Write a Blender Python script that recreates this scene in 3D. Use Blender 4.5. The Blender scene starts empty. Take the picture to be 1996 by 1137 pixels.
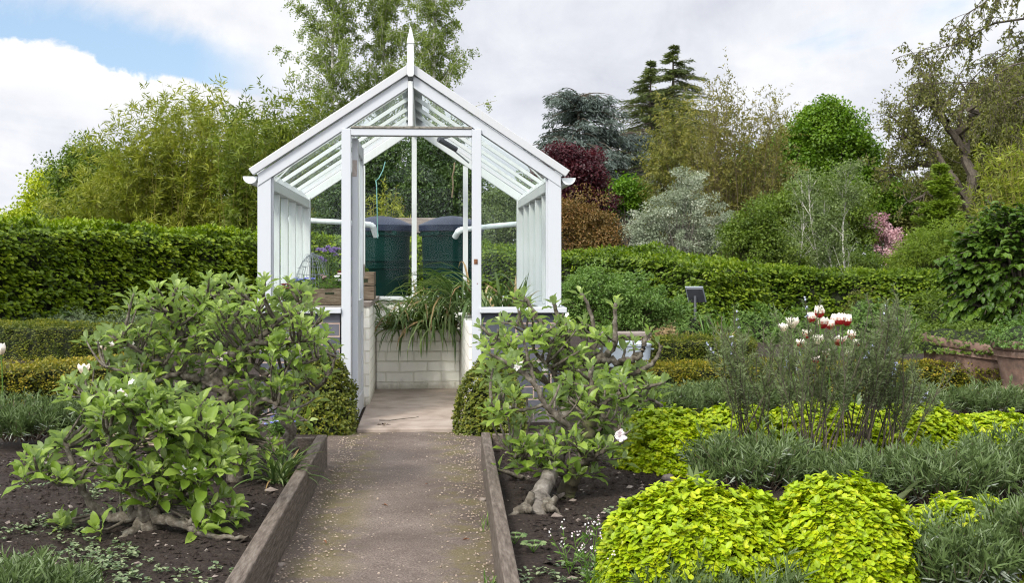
import bpy, math
import numpy as np
from mathutils import Vector

# ------------------------------------------------------------------ camera, sky, sun, exposure
SC = bpy.context.scene
COL = SC.collection
rng = np.random.default_rng(11)
F, CX, HY, CH = 2440.0, 998.0, 515.0, 1.03      # focal length (px of a 1996 px frame), centre, horizon, eye height

cam_d = bpy.data.cameras.new("camera")
cam = bpy.data.objects.new("camera", cam_d); COL.objects.link(cam)
cam.location = (0, 0, CH); cam.rotation_euler = (math.radians(90), 0, 0)
cam_d.sensor_width = 36; cam_d.lens = F / 1996 * 36
cam_d.shift_y = -(568.5 - HY) / 1996
cam_d.clip_start = 0.05; cam_d.clip_end = 3000
SC.camera = cam

SUN_DIR = Vector((-0.45, -0.72, 0.80)).normalized()      # towards the sun
SUN_EL = math.asin(SUN_DIR.z); SUN_AZ = math.atan2(SUN_DIR.x, SUN_DIR.y)

world = bpy.data.worlds.new("World"); SC.world = world
world.use_nodes = True


class N:
    """tiny node-tree helper"""
    def __init__(s, tree):
        s.t = tree; tree.nodes.clear()

    def n(s, kind, **kw):
        nd = s.t.nodes.new(kind)
        for k, v in kw.items():
            if k.startswith('_'):
                setattr(nd, k[1:], v)
        return nd

    def put(s, nd, key, val):
        sk = nd.inputs[key]
        if hasattr(val, 'is_output'):
            s.t.links.new(val, sk)
        else:
            sk.default_value = val

    def math(s, op, a, b=0.0, c=0.0, clamp=False):
        nd = s.n('ShaderNodeMath', _operation=op, _use_clamp=clamp)
        s.put(nd, 0, a); s.put(nd, 1, b); s.put(nd, 2, c)
        return nd.outputs[0]

    def mix(s, fac, a, b, blend='MIX'):
        nd = s.n('ShaderNodeMix', _data_type='RGBA', _blend_type=blend)
        s.put(nd, 0, fac); s.put(nd, 6, a); s.put(nd, 7, b)
        return nd.outputs[2]

    def noise(s, vec, scale, detail=3.0, rough=0.55, dist=0.0, col=False):
        nd = s.n('ShaderNodeTexNoise')
        if vec is not None: s.put(nd, 'Vector', vec)
        s.put(nd, 'Scale', scale); s.put(nd, 'Detail', detail); s.put(nd, 'Roughness', rough); s.put(nd, 'Distortion', dist)
        return nd.outputs[1 if col else 0]

    def ramp(s, fac, stops, interp='LINEAR'):
        nd = s.n('ShaderNodeValToRGB')
        cr = nd.color_ramp; cr.interpolation = interp
        while len(cr.elements) < len(stops): cr.elements.new(0.5)
        for e, (p, c) in zip(cr.elements, stops):
            e.position = p; e.color = (c[0], c[1], c[2], 1) if not isinstance(c, float) else (c, c, c, 1)
        s.put(nd, 0, fac)
        return nd.outputs[0]

    def smooth(s, x, lo, hi, a=0.0, b=1.0):
        nd = s.n('ShaderNodeMapRange', _interpolation_type='SMOOTHSTEP')
        for k, v in zip(range(5), (x, lo, hi, a, b)): s.put(nd, k, v)
        return nd.outputs[0]


def build_world():
    w = N(world.node_tree)
    sky = w.n('ShaderNodeTexSky', _sky_type='NISHITA', _sun_disc=False, _sun_elevation=SUN_EL, _sun_rotation=SUN_AZ)
    sky.air_density = 1.0; sky.dust_density = 0.6
    tc = w.n('ShaderNodeTexCoord')
    sep = w.n('ShaderNodeSeparateXYZ'); w.put(sep, 0, tc.outputs['Generated'])
    X, Y, Z = sep.outputs
    # cloud deck seen from below: direction projected on a plane overhead
    zz = w.math('MAXIMUM', w.math('ADD', Z, 0.10), 0.03)
    comb = w.n('ShaderNodeCombineXYZ')
    w.put(comb, 0, w.math('DIVIDE', X, zz)); w.put(comb, 1, w.math('DIVIDE', Y, w.math('MULTIPLY', zz, 1.6)))
    deck = comb.outputs[0]
    n1 = w.noise(deck, 1.5, 6, 0.55, 0.4)
    n2 = w.noise(tc.outputs['Generated'], 13.0, 8, 0.62, 0.3)
    n3 = w.noise(tc.outputs['Generated'], 4.2, 4, 0.5)
    # clear diagonal gap in the clouds, in tangent-plane bearings ahead (left, high)
    yy = w.math('MAXIMUM', Y, 0.04)
    a = w.math('DIVIDE', X, yy); b = w.math('DIVIDE', Z, yy)
    line = w.math('ADD', b, w.math('MULTIPLY', w.math('ADD', a, 0.369), 0.27))
    wob = w.math('MULTIPLY', w.math('SUBTRACT', n2, 0.5), 0.075)
    lw = w.math('ADD', line, wob)
    low = w.smooth(lw, 0.168, 0.176)
    top = w.smooth(w.math('ADD', lw, w.math('MULTIPLY', w.math('SUBTRACT', n3, 0.5), 0.09)), 0.196, 0.236, 1.0, 0.0)
    side = w.smooth(a, -0.26, -0.17, 1.0, 0.0)
    band = w.math('MULTIPLY', w.math('MULTIPLY', low, top), side)
    gap2 = w.math('MULTIPLY', w.smooth(n1, 0.60, 0.74), 0.55)
    hor = w.math('MULTIPLY', w.smooth(b, 0.10, 0.03), 0.0)
    ahead = w.smooth(Y, .10, .30)
    band = w.math('MULTIPLY', band, ahead)
    clear = w.math('MAXIMUM', band, gap2)
    # cloud brightness: bright cumulus edge below the gap, grey undersides elsewhere, brighter towards the sun
    dk = w.ramp(w.math('ADD', w.math('MULTIPLY', n1, 0.30), w.math('ADD', w.math('MULTIPLY', n3, 0.42), w.math('MULTIPLY', n2, 0.28))),
                [(0.36, (4.4, 4.6, 5.2)), (0.49, (6.0, 6.15, 6.6)), (0.61, (7.5, 7.55, 7.7))])
    edge = w.math('MULTIPLY', w.smooth(line, 0.105, 0.168), w.math('MULTIPLY', w.smooth(line, 0.172, 0.185, 1.0, 0.0), w.math('MULTIPLY', side, ahead)))
    cloud = w.mix(edge, dk, (7.7, 7.7, 7.8, 1))
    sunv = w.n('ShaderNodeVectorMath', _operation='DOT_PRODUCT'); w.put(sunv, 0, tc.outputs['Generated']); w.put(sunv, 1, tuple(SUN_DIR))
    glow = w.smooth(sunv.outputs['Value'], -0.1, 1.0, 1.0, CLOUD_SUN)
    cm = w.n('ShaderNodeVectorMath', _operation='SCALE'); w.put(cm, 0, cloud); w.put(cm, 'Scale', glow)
    skyc = w.mix(0.6, w.mix(1.0, sky.outputs[0], (1.25, 1.25, 1.2, 1), 'MULTIPLY'), (3.2, 4.5, 6.5, 1))
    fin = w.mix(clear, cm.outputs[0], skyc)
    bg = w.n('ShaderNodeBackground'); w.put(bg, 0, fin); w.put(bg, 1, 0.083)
    out = w.n('ShaderNodeOutputWorld'); w.put(out, 0, bg.outputs[0])


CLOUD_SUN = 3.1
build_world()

sun_d = bpy.data.lights.new("sun", 'SUN'); sun_d.energy = 2.3; sun_d.angle = math.radians(13); sun_d.color = (1.0, 0.95, 0.86)
sun = bpy.data.objects.new("sun", sun_d); COL.objects.link(sun)
sun.rotation_euler = SUN_DIR.to_track_quat('Z', 'Y').to_euler(); sun.location = (-20, -16, 30)

SC.view_settings.view_transform = 'Standard'; SC.view_settings.look = 'None'
SC.view_settings.exposure = 0.78; SC.view_settings.gamma = 1.0; SC.view_settings.use_curve_mapping = False
SC.cycles.pixel_filter_type = 'BLACKMAN_HARRIS'; SC.cycles.filter_width = 1.15; SC.cycles.use_denoising = True
SC.cycles.max_bounces = 8; SC.cycles.diffuse_bounces = 3; SC.cycles.glossy_bounces = 3
SC.cycles.transmission_bounces = 4; SC.cycles.transparent_max_bounces = 24
SC.cycles.caustics_reflective = False; SC.cycles.caustics_refractive = False

# ------------------------------------------------------------------ small helpers


def P(px, py, Y):
    return np.array([(px - CX) / F * Y, Y, CH + (HY - py) / F * Y])


def G(px, py, z=0.0):
    return P(px, py, F * (CH - z) / (py - HY))


def nrm(a):
    return a / np.maximum(np.linalg.norm(a, axis=-1, keepdims=True), 1e-9)


def rnd(n, lo=0.0, hi=1.0):
    return rng.uniform(lo, hi, n)


def rdir(n):
    return nrm(rng.normal(size=(n, 3)))


_ns = np.random.default_rng(5)
_nd = [(_ns.normal(size=(7, 3)), _ns.uniform(0, 6.28, 7)) for _ in range(8)]


def sn(p, scale, k=0):
    """smooth pseudo-noise about -1..1"""
    d, ph = _nd[k % 8]
    q = np.asarray(p) * scale
    return np.sin(q @ d.T + ph + 1.7 * np.sin(q[..., [1, 2, 0]] @ d.T * 0.6)).mean(-1) * 1.8


class MB:
    def __init__(s):
        s.v, s.f, s.m, s.t = [], [], [], []; s.n = 0

    def add(s, V, Fc, mat=0, tint=0.5):
        V = np.asarray(V, dtype=np.float64).reshape(-1, 3); Fc = np.asarray(Fc, dtype=np.int64)
        s.v.append(V); s.f.append(Fc + s.n); s.n += len(V)
        s.m.append(np.full(len(Fc), mat) if np.isscalar(mat) else np.asarray(mat))
        s.t.append(np.full(len(Fc), tint, dtype=np.float64) if np.isscalar(tint) else np.asarray(tint, dtype=np.float64))
        return s

    def build(s, name, mats, parent=None, smooth=False, local=False, loc=None):
        me = bpy.data.meshes.new(name)
        V = np.concatenate(s.v)
        off = np.zeros(3)
        if parent is not None and not local:
            p = parent
            while p is not None:
                off = off + np.array(p.location); p = p.parent
        elif loc is not None:
            off = np.asarray(loc)
        V = V - off
        idx = np.concatenate([f.ravel() for f in s.f])
        tot = np.concatenate([np.full(len(f), f.shape[1]) for f in s.f])
        st = np.concatenate([[0], np.cumsum(tot)[:-1]])
        me.vertices.add(len(V)); me.vertices.foreach_set('co', V.astype(np.float32).ravel())
        me.loops.add(len(idx)); me.loops.foreach_set('vertex_index', idx.astype(np.int32))
        me.polygons.add(len(tot)); me.polygons.foreach_set('loop_start', st.astype(np.int32))
        me.polygons.foreach_set('material_index', np.concatenate(s.m).astype(np.int32))
        me.polygons.foreach_set('use_smooth', np.full(len(tot), bool(smooth)))
        at = me.attributes.new('tint', 'FLOAT', 'FACE')
        at.data.foreach_set('value', np.concatenate(s.t).astype(np.float32))
        me.update(calc_edges=True)
        for m in (mats if isinstance(mats, (list, tuple)) else [mats]): me.materials.append(m)
        ob = bpy.data.objects.new(name, me); COL.objects.link(ob)
        if parent is not None: ob.parent = parent
        elif loc is not None: ob.location = loc
        return ob


def tag(o, label=None, cat=None, group=None, kind=None):
    if label: o['label'] = label
    if cat: o['category'] = cat
    if group: o['group'] = group
    if kind: o['kind'] = kind
    return o


def thing(name, label, cat, loc=(0, 0, 0), rz=0.0, group=None):
    o = bpy.data.objects.new(name, None); COL.objects.link(o)
    o.location = [float(q) for q in loc]; o.rotation_euler = (0, 0, rz); o.empty_display_size = 0.1
    return tag(o, label, cat, group)


def copy_tree(o, parent=None):
    c = o.copy(); COL.objects.link(c)
    if parent is not None: c.parent = parent
    for ch in [q for q in bpy.data.objects if q.parent == o]:
        copy_tree(ch, c)
    return c


def box(mb, a, b, mat=0, tint=0.5):
    (x0, y0, z0), (x1, y1, z1) = a, b
    V = [(x0, y0, z0), (x1, y0, z0), (x1, y1, z0), (x0, y1, z0), (x0, y0, z1), (x1, y0, z1), (x1, y1, z1), (x0, y1, z1)]
    return mb.add(V, [(0, 3, 2, 1), (4, 5, 6, 7), (0, 1, 5, 4), (1, 2, 6, 5), (2, 3, 7, 6), (3, 0, 4, 7)], mat, tint)


def prism(mb, poly, y0, y1, mat=0, axis='y'):
    """polygon of (x, z) extruded along y"""
    n = len(poly)
    V = [(p[0], y0, p[1]) for p in poly] + [(p[0], y1, p[1]) for p in poly]
    area = sum(poly[i][0] * poly[(i + 1) % n][1] - poly[(i + 1) % n][0] * poly[i][1] for i in range(n))
    ring = list(range(n)) if area > 0 else list(range(n))[::-1]
    mb.add(V, [ring], mat)
    mb.v.append(np.zeros((0, 3)))
    base = mb.n - len(V)
    mb.f.append(np.array([[base + n + i for i in ring[::-1]]])); mb.m.append(np.array([mat])); mb.t.append(np.array([0.5]))
    q = []
    for k in range(n):
        i, j = ring[k], ring[(k + 1) % n]
        q.append([base + j, base + i, base + n + i, base + n + j])
    mb.f.append(np.array(q)); mb.m.append(np.full(n, mat)); mb.t.append(np.full(n, 0.5))
    return mb


def tubes(mb, PTS, R, sides=5, mat=0, tint=0.5, cap=False):
    PTS = np.asarray(PTS, float); R = np.asarray(R, float)
    if PTS.ndim == 2: PTS = PTS[None]; R = R[None]
    n, k, _ = PTS.shape
    T = nrm(np.gradient(PTS, axis=1))
    avg = nrm(PTS[:, -1] - PTS[:, 0] + 1e-6)
    ref = np.where(np.abs(avg[:, 2:3]) > 0.75, np.array([[1.0, 0.13, 0]]), np.array([[0.1, 0.05, 1.0]]))
    S = nrm(np.cross(T, ref[:, None, :])); B = np.cross(T, S)
    an = np.arange(sides) / sides * 2 * np.pi
    V = PTS[:, :, None, :] + R[:, :, None, None] * (np.cos(an)[None, None, :, None] * S[:, :, None, :] + np.sin(an)[None, None, :, None] * B[:, :, None, :])
    i = np.arange(k - 1)[:, None] * sides; j = np.arange(sides)[None]; j2 = (j + 1) % sides
    q = np.stack([i + j, i + j2, i + sides + j2, i + sides + j], -1).reshape(-1, 4)
    Fc = (np.arange(n)[:, None, None] * (k * sides) + q[None]).reshape(-1, 4)
    tt = tint if np.isscalar(tint) else np.repeat(tint, len(q))
    mb.add(V, Fc, mat, tt)
    if cap and sides >= 3:
        base = mb.n - n * k * sides
        c = np.arange(n)[:, None] * (k * sides) + (k - 1) * sides + np.arange(sides)[None] + base
        c0 = np.arange(n)[:, None] * (k * sides) + np.arange(sides)[None][:, ::-1] + base
        for cc in (c, c0):
            mb.f.append(cc); mb.m.append(np.full(n, mat)); mb.t.append(np.full(n, 0.5 if not np.isscalar(tint) else tint))
    return mb


def lathe(mb, prof, seg=32, c=(0, 0, 0), mat=0, tint=0.5):
    prof = np.asarray(prof, float); k = len(prof)
    an = np.arange(seg) / seg * 2 * np.pi
    V = np.stack([prof[:, 0:1] * np.cos(an), prof[:, 0:1] * np.sin(an), np.repeat(prof[:, 1:2], seg, 1)], -1) + np.array(c)
    i = np.arange(k - 1)[:, None] * seg; j = np.arange(seg)[None]; j2 = (j + 1) % seg
    return mb.add(V, np.stack([i + j, i + j2, i + seg + j2, i + seg + j], -1).reshape(-1, 4), mat, tint)


def grid(mb, x0, x1, y0, y1, nx, ny, zf, mat=0):
    X, Yg = np.meshgrid(np.linspace(x0, x1, nx), np.linspace(y0, y1, ny))
    V = np.stack([X, Yg, zf(X, Yg)], -1)
    i = np.arange(ny - 1)[:, None] * nx; j = np.arange(nx - 1)[None]
    return mb.add(V, np.stack([i + j, i + j + 1, i + nx + j + 1, i + nx + j], -1).reshape(-1, 4), mat)


# leaf templates: x across (-.5...5), y along (0..1), z along the normal
DIA = (np.array([(0, 0, 0), (.5, .45, .07), (0, 1, -.03), (-.5, .45, .07)]), np.array([(0, 1, 2, 3)]))
OVAL = (np.array([(0, 0, 0), (.42, .28, .07), (.42, .68, .03), (0, 1, -.12), (-.42, .68, .03), (-.42, .28, .07), (0, .5, -.02)]),
        np.array([(0, 1, 2, 6), (6, 2, 3, 3), (0, 6, 4, 5), (6, 3, 3, 4)]))
OVAL = (OVAL[0], np.array([(0, 1, 2, 6), (0, 6, 4, 5)]), np.array([(6, 2, 3), (6, 3, 4)]))
NEED = (np.array([(-.5, 0, 0), (.5, 0, 0), (.42, .6, .03), (0, 1, 0), (-.42, .6, .03)]), np.array([(0, 1, 2, 4)]), np.array([(4, 2, 3)]))


def _big():
    ys = [0, .14, .36, .62, .84, 1.0]; hw = [.03, .32, .49, .50, .32, .0]
    V, Q = [], []
    for y, h in zip(ys, hw):
        z = -0.28 * (y - .25) ** 2
        for s in (-1, -.5, 0, .5, 1):
            V.append((s * h, y, z + .26 * h * abs(s) + .04 * math.sin(y * 9 + s * 2)))
    for r in range(5):
        for c in range(4):
            Q.append((r * 5 + c, r * 5 + c + 1, r * 5 + c + 6, r * 5 + c + 5))
    return np.array(V), np.array(Q)


BIG = _big()


def leaves(mb, pos, axis, normal, L, W, tm=DIA, tint=0.5, mat=0):
    pos = np.asarray(pos); n = len(pos)
    if n == 0: return mb
    axis = nrm(axis); side = nrm(np.cross(axis, normal)); nor = np.cross(side, axis)
    L = np.broadcast_to(L, n); W = np.broadcast_to(W, n)
    T = tm[0]; k = len(T)
    V = (pos[:, None] + (T[None, :, 0, None] * W[:, None, None]) * side[:, None]
         + (T[None, :, 1, None] * L[:, None, None]) * axis[:, None]
         + (T[None, :, 2, None] * L[:, None, None]) * nor[:, None])
    tt = np.broadcast_to(tint, n)
    base = mb.n
    for q, fc in enumerate(tm[1:]):
        ff = (np.arange(n)[:, None, None] * k + fc[None]).reshape(-1, fc.shape[1])
        if q == 0: mb.add(V, ff, mat, np.repeat(tt, len(fc)))
        else:
            mb.f.append(ff + base); mb.m.append(np.full(len(ff), mat)); mb.t.append(np.repeat(tt, len(fc)))
    return mb


def grow(base, d, L, k=6, grav=0.0, wob=0.15, curl=None):
    n = len(base); d = nrm(np.asarray(d, float)); L = np.broadcast_to(L, n)
    pts = [np.asarray(base, float)]
    grav = np.broadcast_to(grav, n)
    for i in range(k - 1):
        d = nrm(d + np.array([0, 0, -1.0]) * grav[:, None] / (k - 1) + rng.normal(size=(n, 3)) * wob / math.sqrt(k))
        pts.append(pts[-1] + d * (L / (k - 1))[:, None])
    return np.stack(pts, 1)


def along(PTS, per, t0=0.1, t1=1.0):
    n, k, _ = PTS.shape
    t = rnd((n, per), t0, t1) * (k - 1)
    i = np.clip(t.astype(int), 0, k - 2); f = (t - i)[..., None]
    r = np.arange(n)[:, None]
    a, b = PTS[r, i], PTS[r, i + 1]
    return (a * (1 - f) + b * f).reshape(-1, 3), nrm(b - a).reshape(-1, 3), (t / (k - 1)).reshape(-1)


def stem_leaves(mb, PTS, per, L, W, out=0.9, grav=0.0, t0=0.1, t1=1.0, tm=DIA, tint=(0, 1), mat=0, jit=0.0, up=0.3):
    p, tg, t = along(PTS, per, t0, t1)
    n = len(p)
    pr = nrm(np.cross(tg, rdir(n)))
    ax = nrm(tg * (1 - out * 0.6) + pr * out + np.array([0, 0, -grav]) + rng.normal(size=(n, 3)) * 0.15)
    nm = nrm(rdir(n) + np.array([0, 0, up]))
    tn = np.repeat(rnd(len(PTS), *tint), per) * 0.6 + rnd(n, *tint) * 0.4
    return leaves(mb, p + rng.normal(size=(n, 3)) * jit, ax, nm, L * rnd(n, .65, 1.25), W * rnd(n, .7, 1.2), tm, tn, mat)


def clump_leaves(mb, C, R, per, L, W, tm=DIA, flat=0.75, tint=(0, 1), mat=0, out_c=None, up=0.6, droop=0.1):
    n = len(C)
    R = np.broadcast_to(R, n)
    c = np.repeat(np.arange(n), per)
    d = rdir(len(c)); rr = rnd(len(c)) ** 0.5
    off = d * (rr * R[c])[:, None] * np.array([1, 1, flat])
    ax = nrm(d * 0.7 + rdir(len(c)) * 0.8 + np.array([0, 0, -droop]))
    nm = nrm(d * 0.5 + rdir(len(c)) * 0.55 + np.array([0, 0, up]))
    tc = rnd(n, *tint)
    tn = np.clip(tc[c] * 0.55 + rnd(len(c), *tint) * 0.45, 0, 1)
    return leaves(mb, C[c] + off, ax, nm, L * rnd(len(c), .7, 1.3), W * rnd(len(c), .7, 1.2), tm, tn, mat)


def straps(mb, base, az, el, L, W, bend=1.6, k=8, tint=0.5, mat=0, fold=0.25, tipw=0.05, twist=0.0):
    """ribbon leaves that arch over: base (n,3), azimuth, start elevation, length, width"""
    n = len(base)
    L = np.broadcast_to(L, n); W = np.broadcast_to(W, n); bend = np.broadcast_to(bend, n)
    h = np.stack([np.cos(az), np.sin(az), np.zeros(n)], -1); up = np.array([0, 0, 1.0])
    side = np.stack([-np.sin(az), np.cos(az), np.zeros(n)], -1)
    e = el.copy(); p = np.asarray(base, float).copy(); rows = []
    for i in range(k):
        t = i / (k - 1)
        w = W * (min(1.0, 0.6 + 1.6 * t) if t < .5 else max(tipw, 1 - ((t - .5) / .5) ** 2.2))
        nr = -np.sin(e)[:, None] * h + np.cos(e)[:, None] * up
        s2 = side * np.cos(twist * t) + nr * np.sin(twist * t)
        rows.append(np.stack([p - s2 * (w / 2)[:, None] + nr * (w * fold)[:, None], p, p + s2 * (w / 2)[:, None] + nr * (w * fold)[:, None]], 1))
        d = np.cos(e)[:, None] * h + np.sin(e)[:, None] * up
        p = p + d * (L / (k - 1))[:, None]
        e = np.maximum(e - bend / (k - 1) * (0.4 + 1.2 * t), -1.45)
    V = np.stack(rows, 1)          # n,k,3,3
    q = []
    for i in range(k - 1):
        for c in range(2):
            a = i * 3 + c; q.append((a, a + 1, a + 4, a + 3))
    q = np.array(q)
    Fc = (np.arange(n)[:, None, None] * (3 * k) + q[None]).reshape(-1, 4)
    tt = np.repeat(np.broadcast_to(tint, n), len(q))
    return mb.add(V, Fc, mat, tt)


# ------------------------------------------------------------------ materials
def new_mat(name):
    m = bpy.data.materials.new(name); m.use_nodes = True
    return m, N(m.node_tree)


def finish(w, shader):
    o = w.n('ShaderNodeOutputMaterial'); w.put(o, 0, shader)


def princ(w, col, rough=0.6, spec=0.4, normal=None, metal=0.0):
    b = w.n('ShaderNodeBsdfPrincipled')
    w.put(b, 'Base Color', col); w.put(b, 'Roughness', rough); w.put(b, 'Specular IOR Level', spec); w.put(b, 'Metallic', metal)
    if normal is not None: w.put(b, 'Normal', normal)
    return b.outputs[0]


def bump(w, h, strength=0.4, dist=0.01):
    b = w.n('ShaderNodeBump'); w.put(b, 'Strength', strength); w.put(b, 'Distance', dist); w.put(b, 'Height', h)
    return b.outputs[0]


def c4(c):
    return (c[0], c[1], c[2], 1)


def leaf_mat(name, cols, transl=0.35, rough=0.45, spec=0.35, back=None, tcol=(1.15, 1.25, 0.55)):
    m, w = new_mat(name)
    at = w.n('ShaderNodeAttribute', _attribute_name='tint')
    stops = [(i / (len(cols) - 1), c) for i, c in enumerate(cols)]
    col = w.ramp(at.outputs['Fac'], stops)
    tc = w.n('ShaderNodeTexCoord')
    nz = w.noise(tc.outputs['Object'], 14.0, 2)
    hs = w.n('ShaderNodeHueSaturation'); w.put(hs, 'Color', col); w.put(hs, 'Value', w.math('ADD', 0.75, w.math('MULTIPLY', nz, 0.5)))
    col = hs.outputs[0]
    if back is not None:
        g = w.n('ShaderNodeNewGeometry')
        col = w.mix(w.math('MULTIPLY', g.outputs['Backfacing'], 0.75), col, c4(back))
    tr = w.n('ShaderNodeBsdfTranslucent'); w.put(tr, 0, w.mix(1.0, col, c4(tcol), 'MULTIPLY'))
    mx = w.n('ShaderNodeMixShader'); w.put(mx, 0, transl); w.put(mx, 1, princ(w, col, rough, spec)); w.put(mx, 2, tr.outputs[0])
    finish(w, mx.outputs[0])
    return m


def noise_mat(name, c1, c2, scale=8, rough=0.8, spec=0.25, bmp=0.3, stretch=(1, 1, 1), detail=6, bdist=0.01, c3=None):
    m, w = new_mat(name)
    tc = w.n('ShaderNodeTexCoord'); mp = w.n('ShaderNodeMapping'); w.put(mp, 0, tc.outputs['Object']); w.put(mp, 'Scale', stretch)
    nz = w.noise(mp.outputs[0], scale, detail, 0.62)
    st = [(0.3, c1), (0.7, c2)]
    if c3: st = [(0.28, c1), (0.5, c2), (0.72, c3)]
    finish(w, princ(w, w.ramp(nz, st), rough, spec, bump(w, nz, bmp, bdist)))
    return m


M = {}
# foliage (linear base colours)
M['hornbeam'] = leaf_mat('hornbeam_leaf', [(.055, .100, .004), (.14, .215, .007), (.27, .34, .014)], transl=.4)
M['hornbeam_mid'] = leaf_mat('hornbeam_mid_leaf', [(.040, .078, .005), (.100, .165, .009), (.20, .265, .016)], transl=.38)
M['hornbeam_dark'] = leaf_mat('hornbeam_dark_leaf', [(.026, .060, .006), (.060, .120, .010), (.13, .21, .02)])
M['box'] = leaf_mat('box_leaf', [(.050, .078, .008), (.105, .130, .012), (.24, .23, .02)], transl=.3)
M['box_gold'] = leaf_mat('box_gold_leaf', [(.075, .095, .008), (.18, .18, .012), (.36, .27, .03)], transl=.3)
M['apple'] = leaf_mat('apple_leaf', [(.090, .155, .016), (.155, .24, .026), (.25, .34, .06), (.40, .47, .22)], transl=.40, rough=.40, back=(.30, .38, .22))
M['oregano'] = leaf_mat('oregano_leaf', [(.17, .27, .004), (.30, .41, .006), (.47, .49, .01)], transl=.30, tcol=(1.05, 1.1, .4))
M['lavender'] = leaf_mat('lavender_leaf', [(.050, .085, .020), (.115, .165, .055), (.38, .42, .35)], transl=.25, tcol=(1, 1.1, .8))
M['rosemary'] = leaf_mat('rosemary_leaf', [(.060, .090, .030), (.120, .160, .060), (.22, .26, .13)], transl=.25)
M['bamboo'] = leaf_mat('bamboo_leaf', [(.095, .130, .010), (.18, .215, .018), (.31, .32, .04)], transl=.35)
M['bamboo_dark'] = leaf_mat('bamboo_dark_leaf', [(.065, .100, .008), (.13, .175, .016), (.22, .26, .03)], transl=.35)
M['birch'] = leaf_mat('birch_leaf', [(.11, .155, .032), (.18, .24, .05), (.28, .34, .09)], transl=.5)
M['midgreen'] = leaf_mat('mid_green_leaf', [(.045, .080, .008), (.095, .150, .014), (.17, .23, .03)])
M['yellowgreen'] = leaf_mat('yellow_green_leaf', [(.16, .22, .008), (.32, .38, .015), (.48, .50, .03)])
M['dark_green'] = leaf_mat('dark_green_leaf', [(.018, .040, .010), (.045, .085, .018), (.095, .15, .03)], transl=.25)  # dark green foliage of the back shrubs and the far wood
M['blue_cedar'] = leaf_mat('blue_cedar_needle', [(.040, .056, .046), (.085, .112, .096), (.16, .195, .17)], transl=.15)
M['dark_cedar'] = leaf_mat('dark_cedar_needle', [(.035, .052, .014), (.085, .112, .028), (.17, .20, .05)], transl=.2)
M['purple'] = leaf_mat('purple_leaf', [(.022, .006, .010), (.060, .013, .020), (.12, .03, .035)], transl=.3, tcol=(1.5, .6, .6))
M['copper'] = leaf_mat('copper_leaf', [(.065, .060, .014), (.16, .105, .028), (.32, .16, .06)], transl=.3)
M['vivid'] = leaf_mat('vivid_leaf', [(.045, .105, .008), (.10, .20, .012), (.17, .29, .02)])
M['lime'] = leaf_mat('lime_leaf', [(.055, .120, .008), (.105, .195, .012), (.18, .28, .02)], transl=.4)
M['willow'] = leaf_mat('willow_leaf', [(.070, .085, .014), (.15, .16, .024), (.27, .24, .05)], transl=.3)
M['olive_shoot'] = leaf_mat('olive_shoot_leaf', [(.085, .085, .020), (.16, .155, .035), (.26, .23, .06)], transl=.35)
M['silver'] = leaf_mat('silver_leaf', [(.11, .145, .075), (.25, .29, .19), (.48, .50, .40)], transl=.2, tcol=(1, 1.1, .8))
M['sapling'] = leaf_mat('sapling_leaf', [(.075, .105, .035), (.125, .175, .055), (.20, .25, .09)], transl=.35)
M['blossom_pink'] = leaf_mat('pink_blossom', [(.30, .14, .17), (.55, .34, .36), (.72, .55, .55)], transl=.3, tcol=(1, .9, .9))
M['conic'] = leaf_mat('feathery_leaf', [(.070, .120, .010), (.14, .21, .016), (.21, .28, .03)], transl=.3)
M['oak'] = leaf_mat('oak_leaf', [(.070, .080, .016), (.135, .145, .030), (.22, .22, .06)], transl=.4)
M['herb'] = leaf_mat('herb_leaf', [(.050, .105, .018), (.11, .195, .036), (.19, .29, .07)])
M['grey_herb'] = leaf_mat('grey_herb_leaf', [(.07, .11, .05), (.14, .19, .09), (.24, .28, .15)], transl=.2)
M['strap'] = leaf_mat('strap_leaf', [(.055, .100, .028), (.115, .180, .055), (.24, .29, .13)], transl=.3, rough=.4)
M['strap_dry'] = leaf_mat('dry_leaf', [(.20, .13, .05), (.36, .25, .12), (.50, .40, .22)], transl=.2, tcol=(1, 1, .9))
M['grass'] = leaf_mat('grass_blade', [(.045, .10, .012), (.10, .19, .03), (.20, .27, .06)])
M['petal'] = leaf_mat('tulip_petal', [(.42, .012, .020), (.62, .22, .16), (.86, .78, .60), (.90, .87, .80)], transl=.3, tcol=(1, .95, .9))
M['white_petal'] = leaf_mat('white_petal', [(.66, .46, .50), (.85, .82, .80), (.90, .90, .88)], transl=.3, tcol=(1, 1, 1))
M['blue_petal'] = leaf_mat('blue_petal', [(.10, .12, .50), (.22, .24, .62), (.40, .42, .75)], transl=.2, tcol=(1, 1, 1))
M['mauve_petal'] = leaf_mat('mauve_petal', [(.24, .15, .40), (.38, .26, .55), (.55, .42, .68)], transl=.2, tcol=(1, 1, 1))
M['dark_red_petal'] = leaf_mat('dark_red_petal', [(.07, .008, .008), (.17, .02, .016), (.25, .05, .03)], transl=.2, tcol=(1, .8, .8))
M['orange_leaf'] = leaf_mat('orange_leaf', [(.35, .14, .05), (.50, .24, .08), (.50, .35, .12)], transl=.25, tcol=(1.1, .9, .5))
M['pale_blue_petal'] = leaf_mat('pale_blue_petal', [(.38, .42, .62), (.52, .56, .76), (.7, .72, .85)], transl=.2, tcol=(1, 1, 1))
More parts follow.
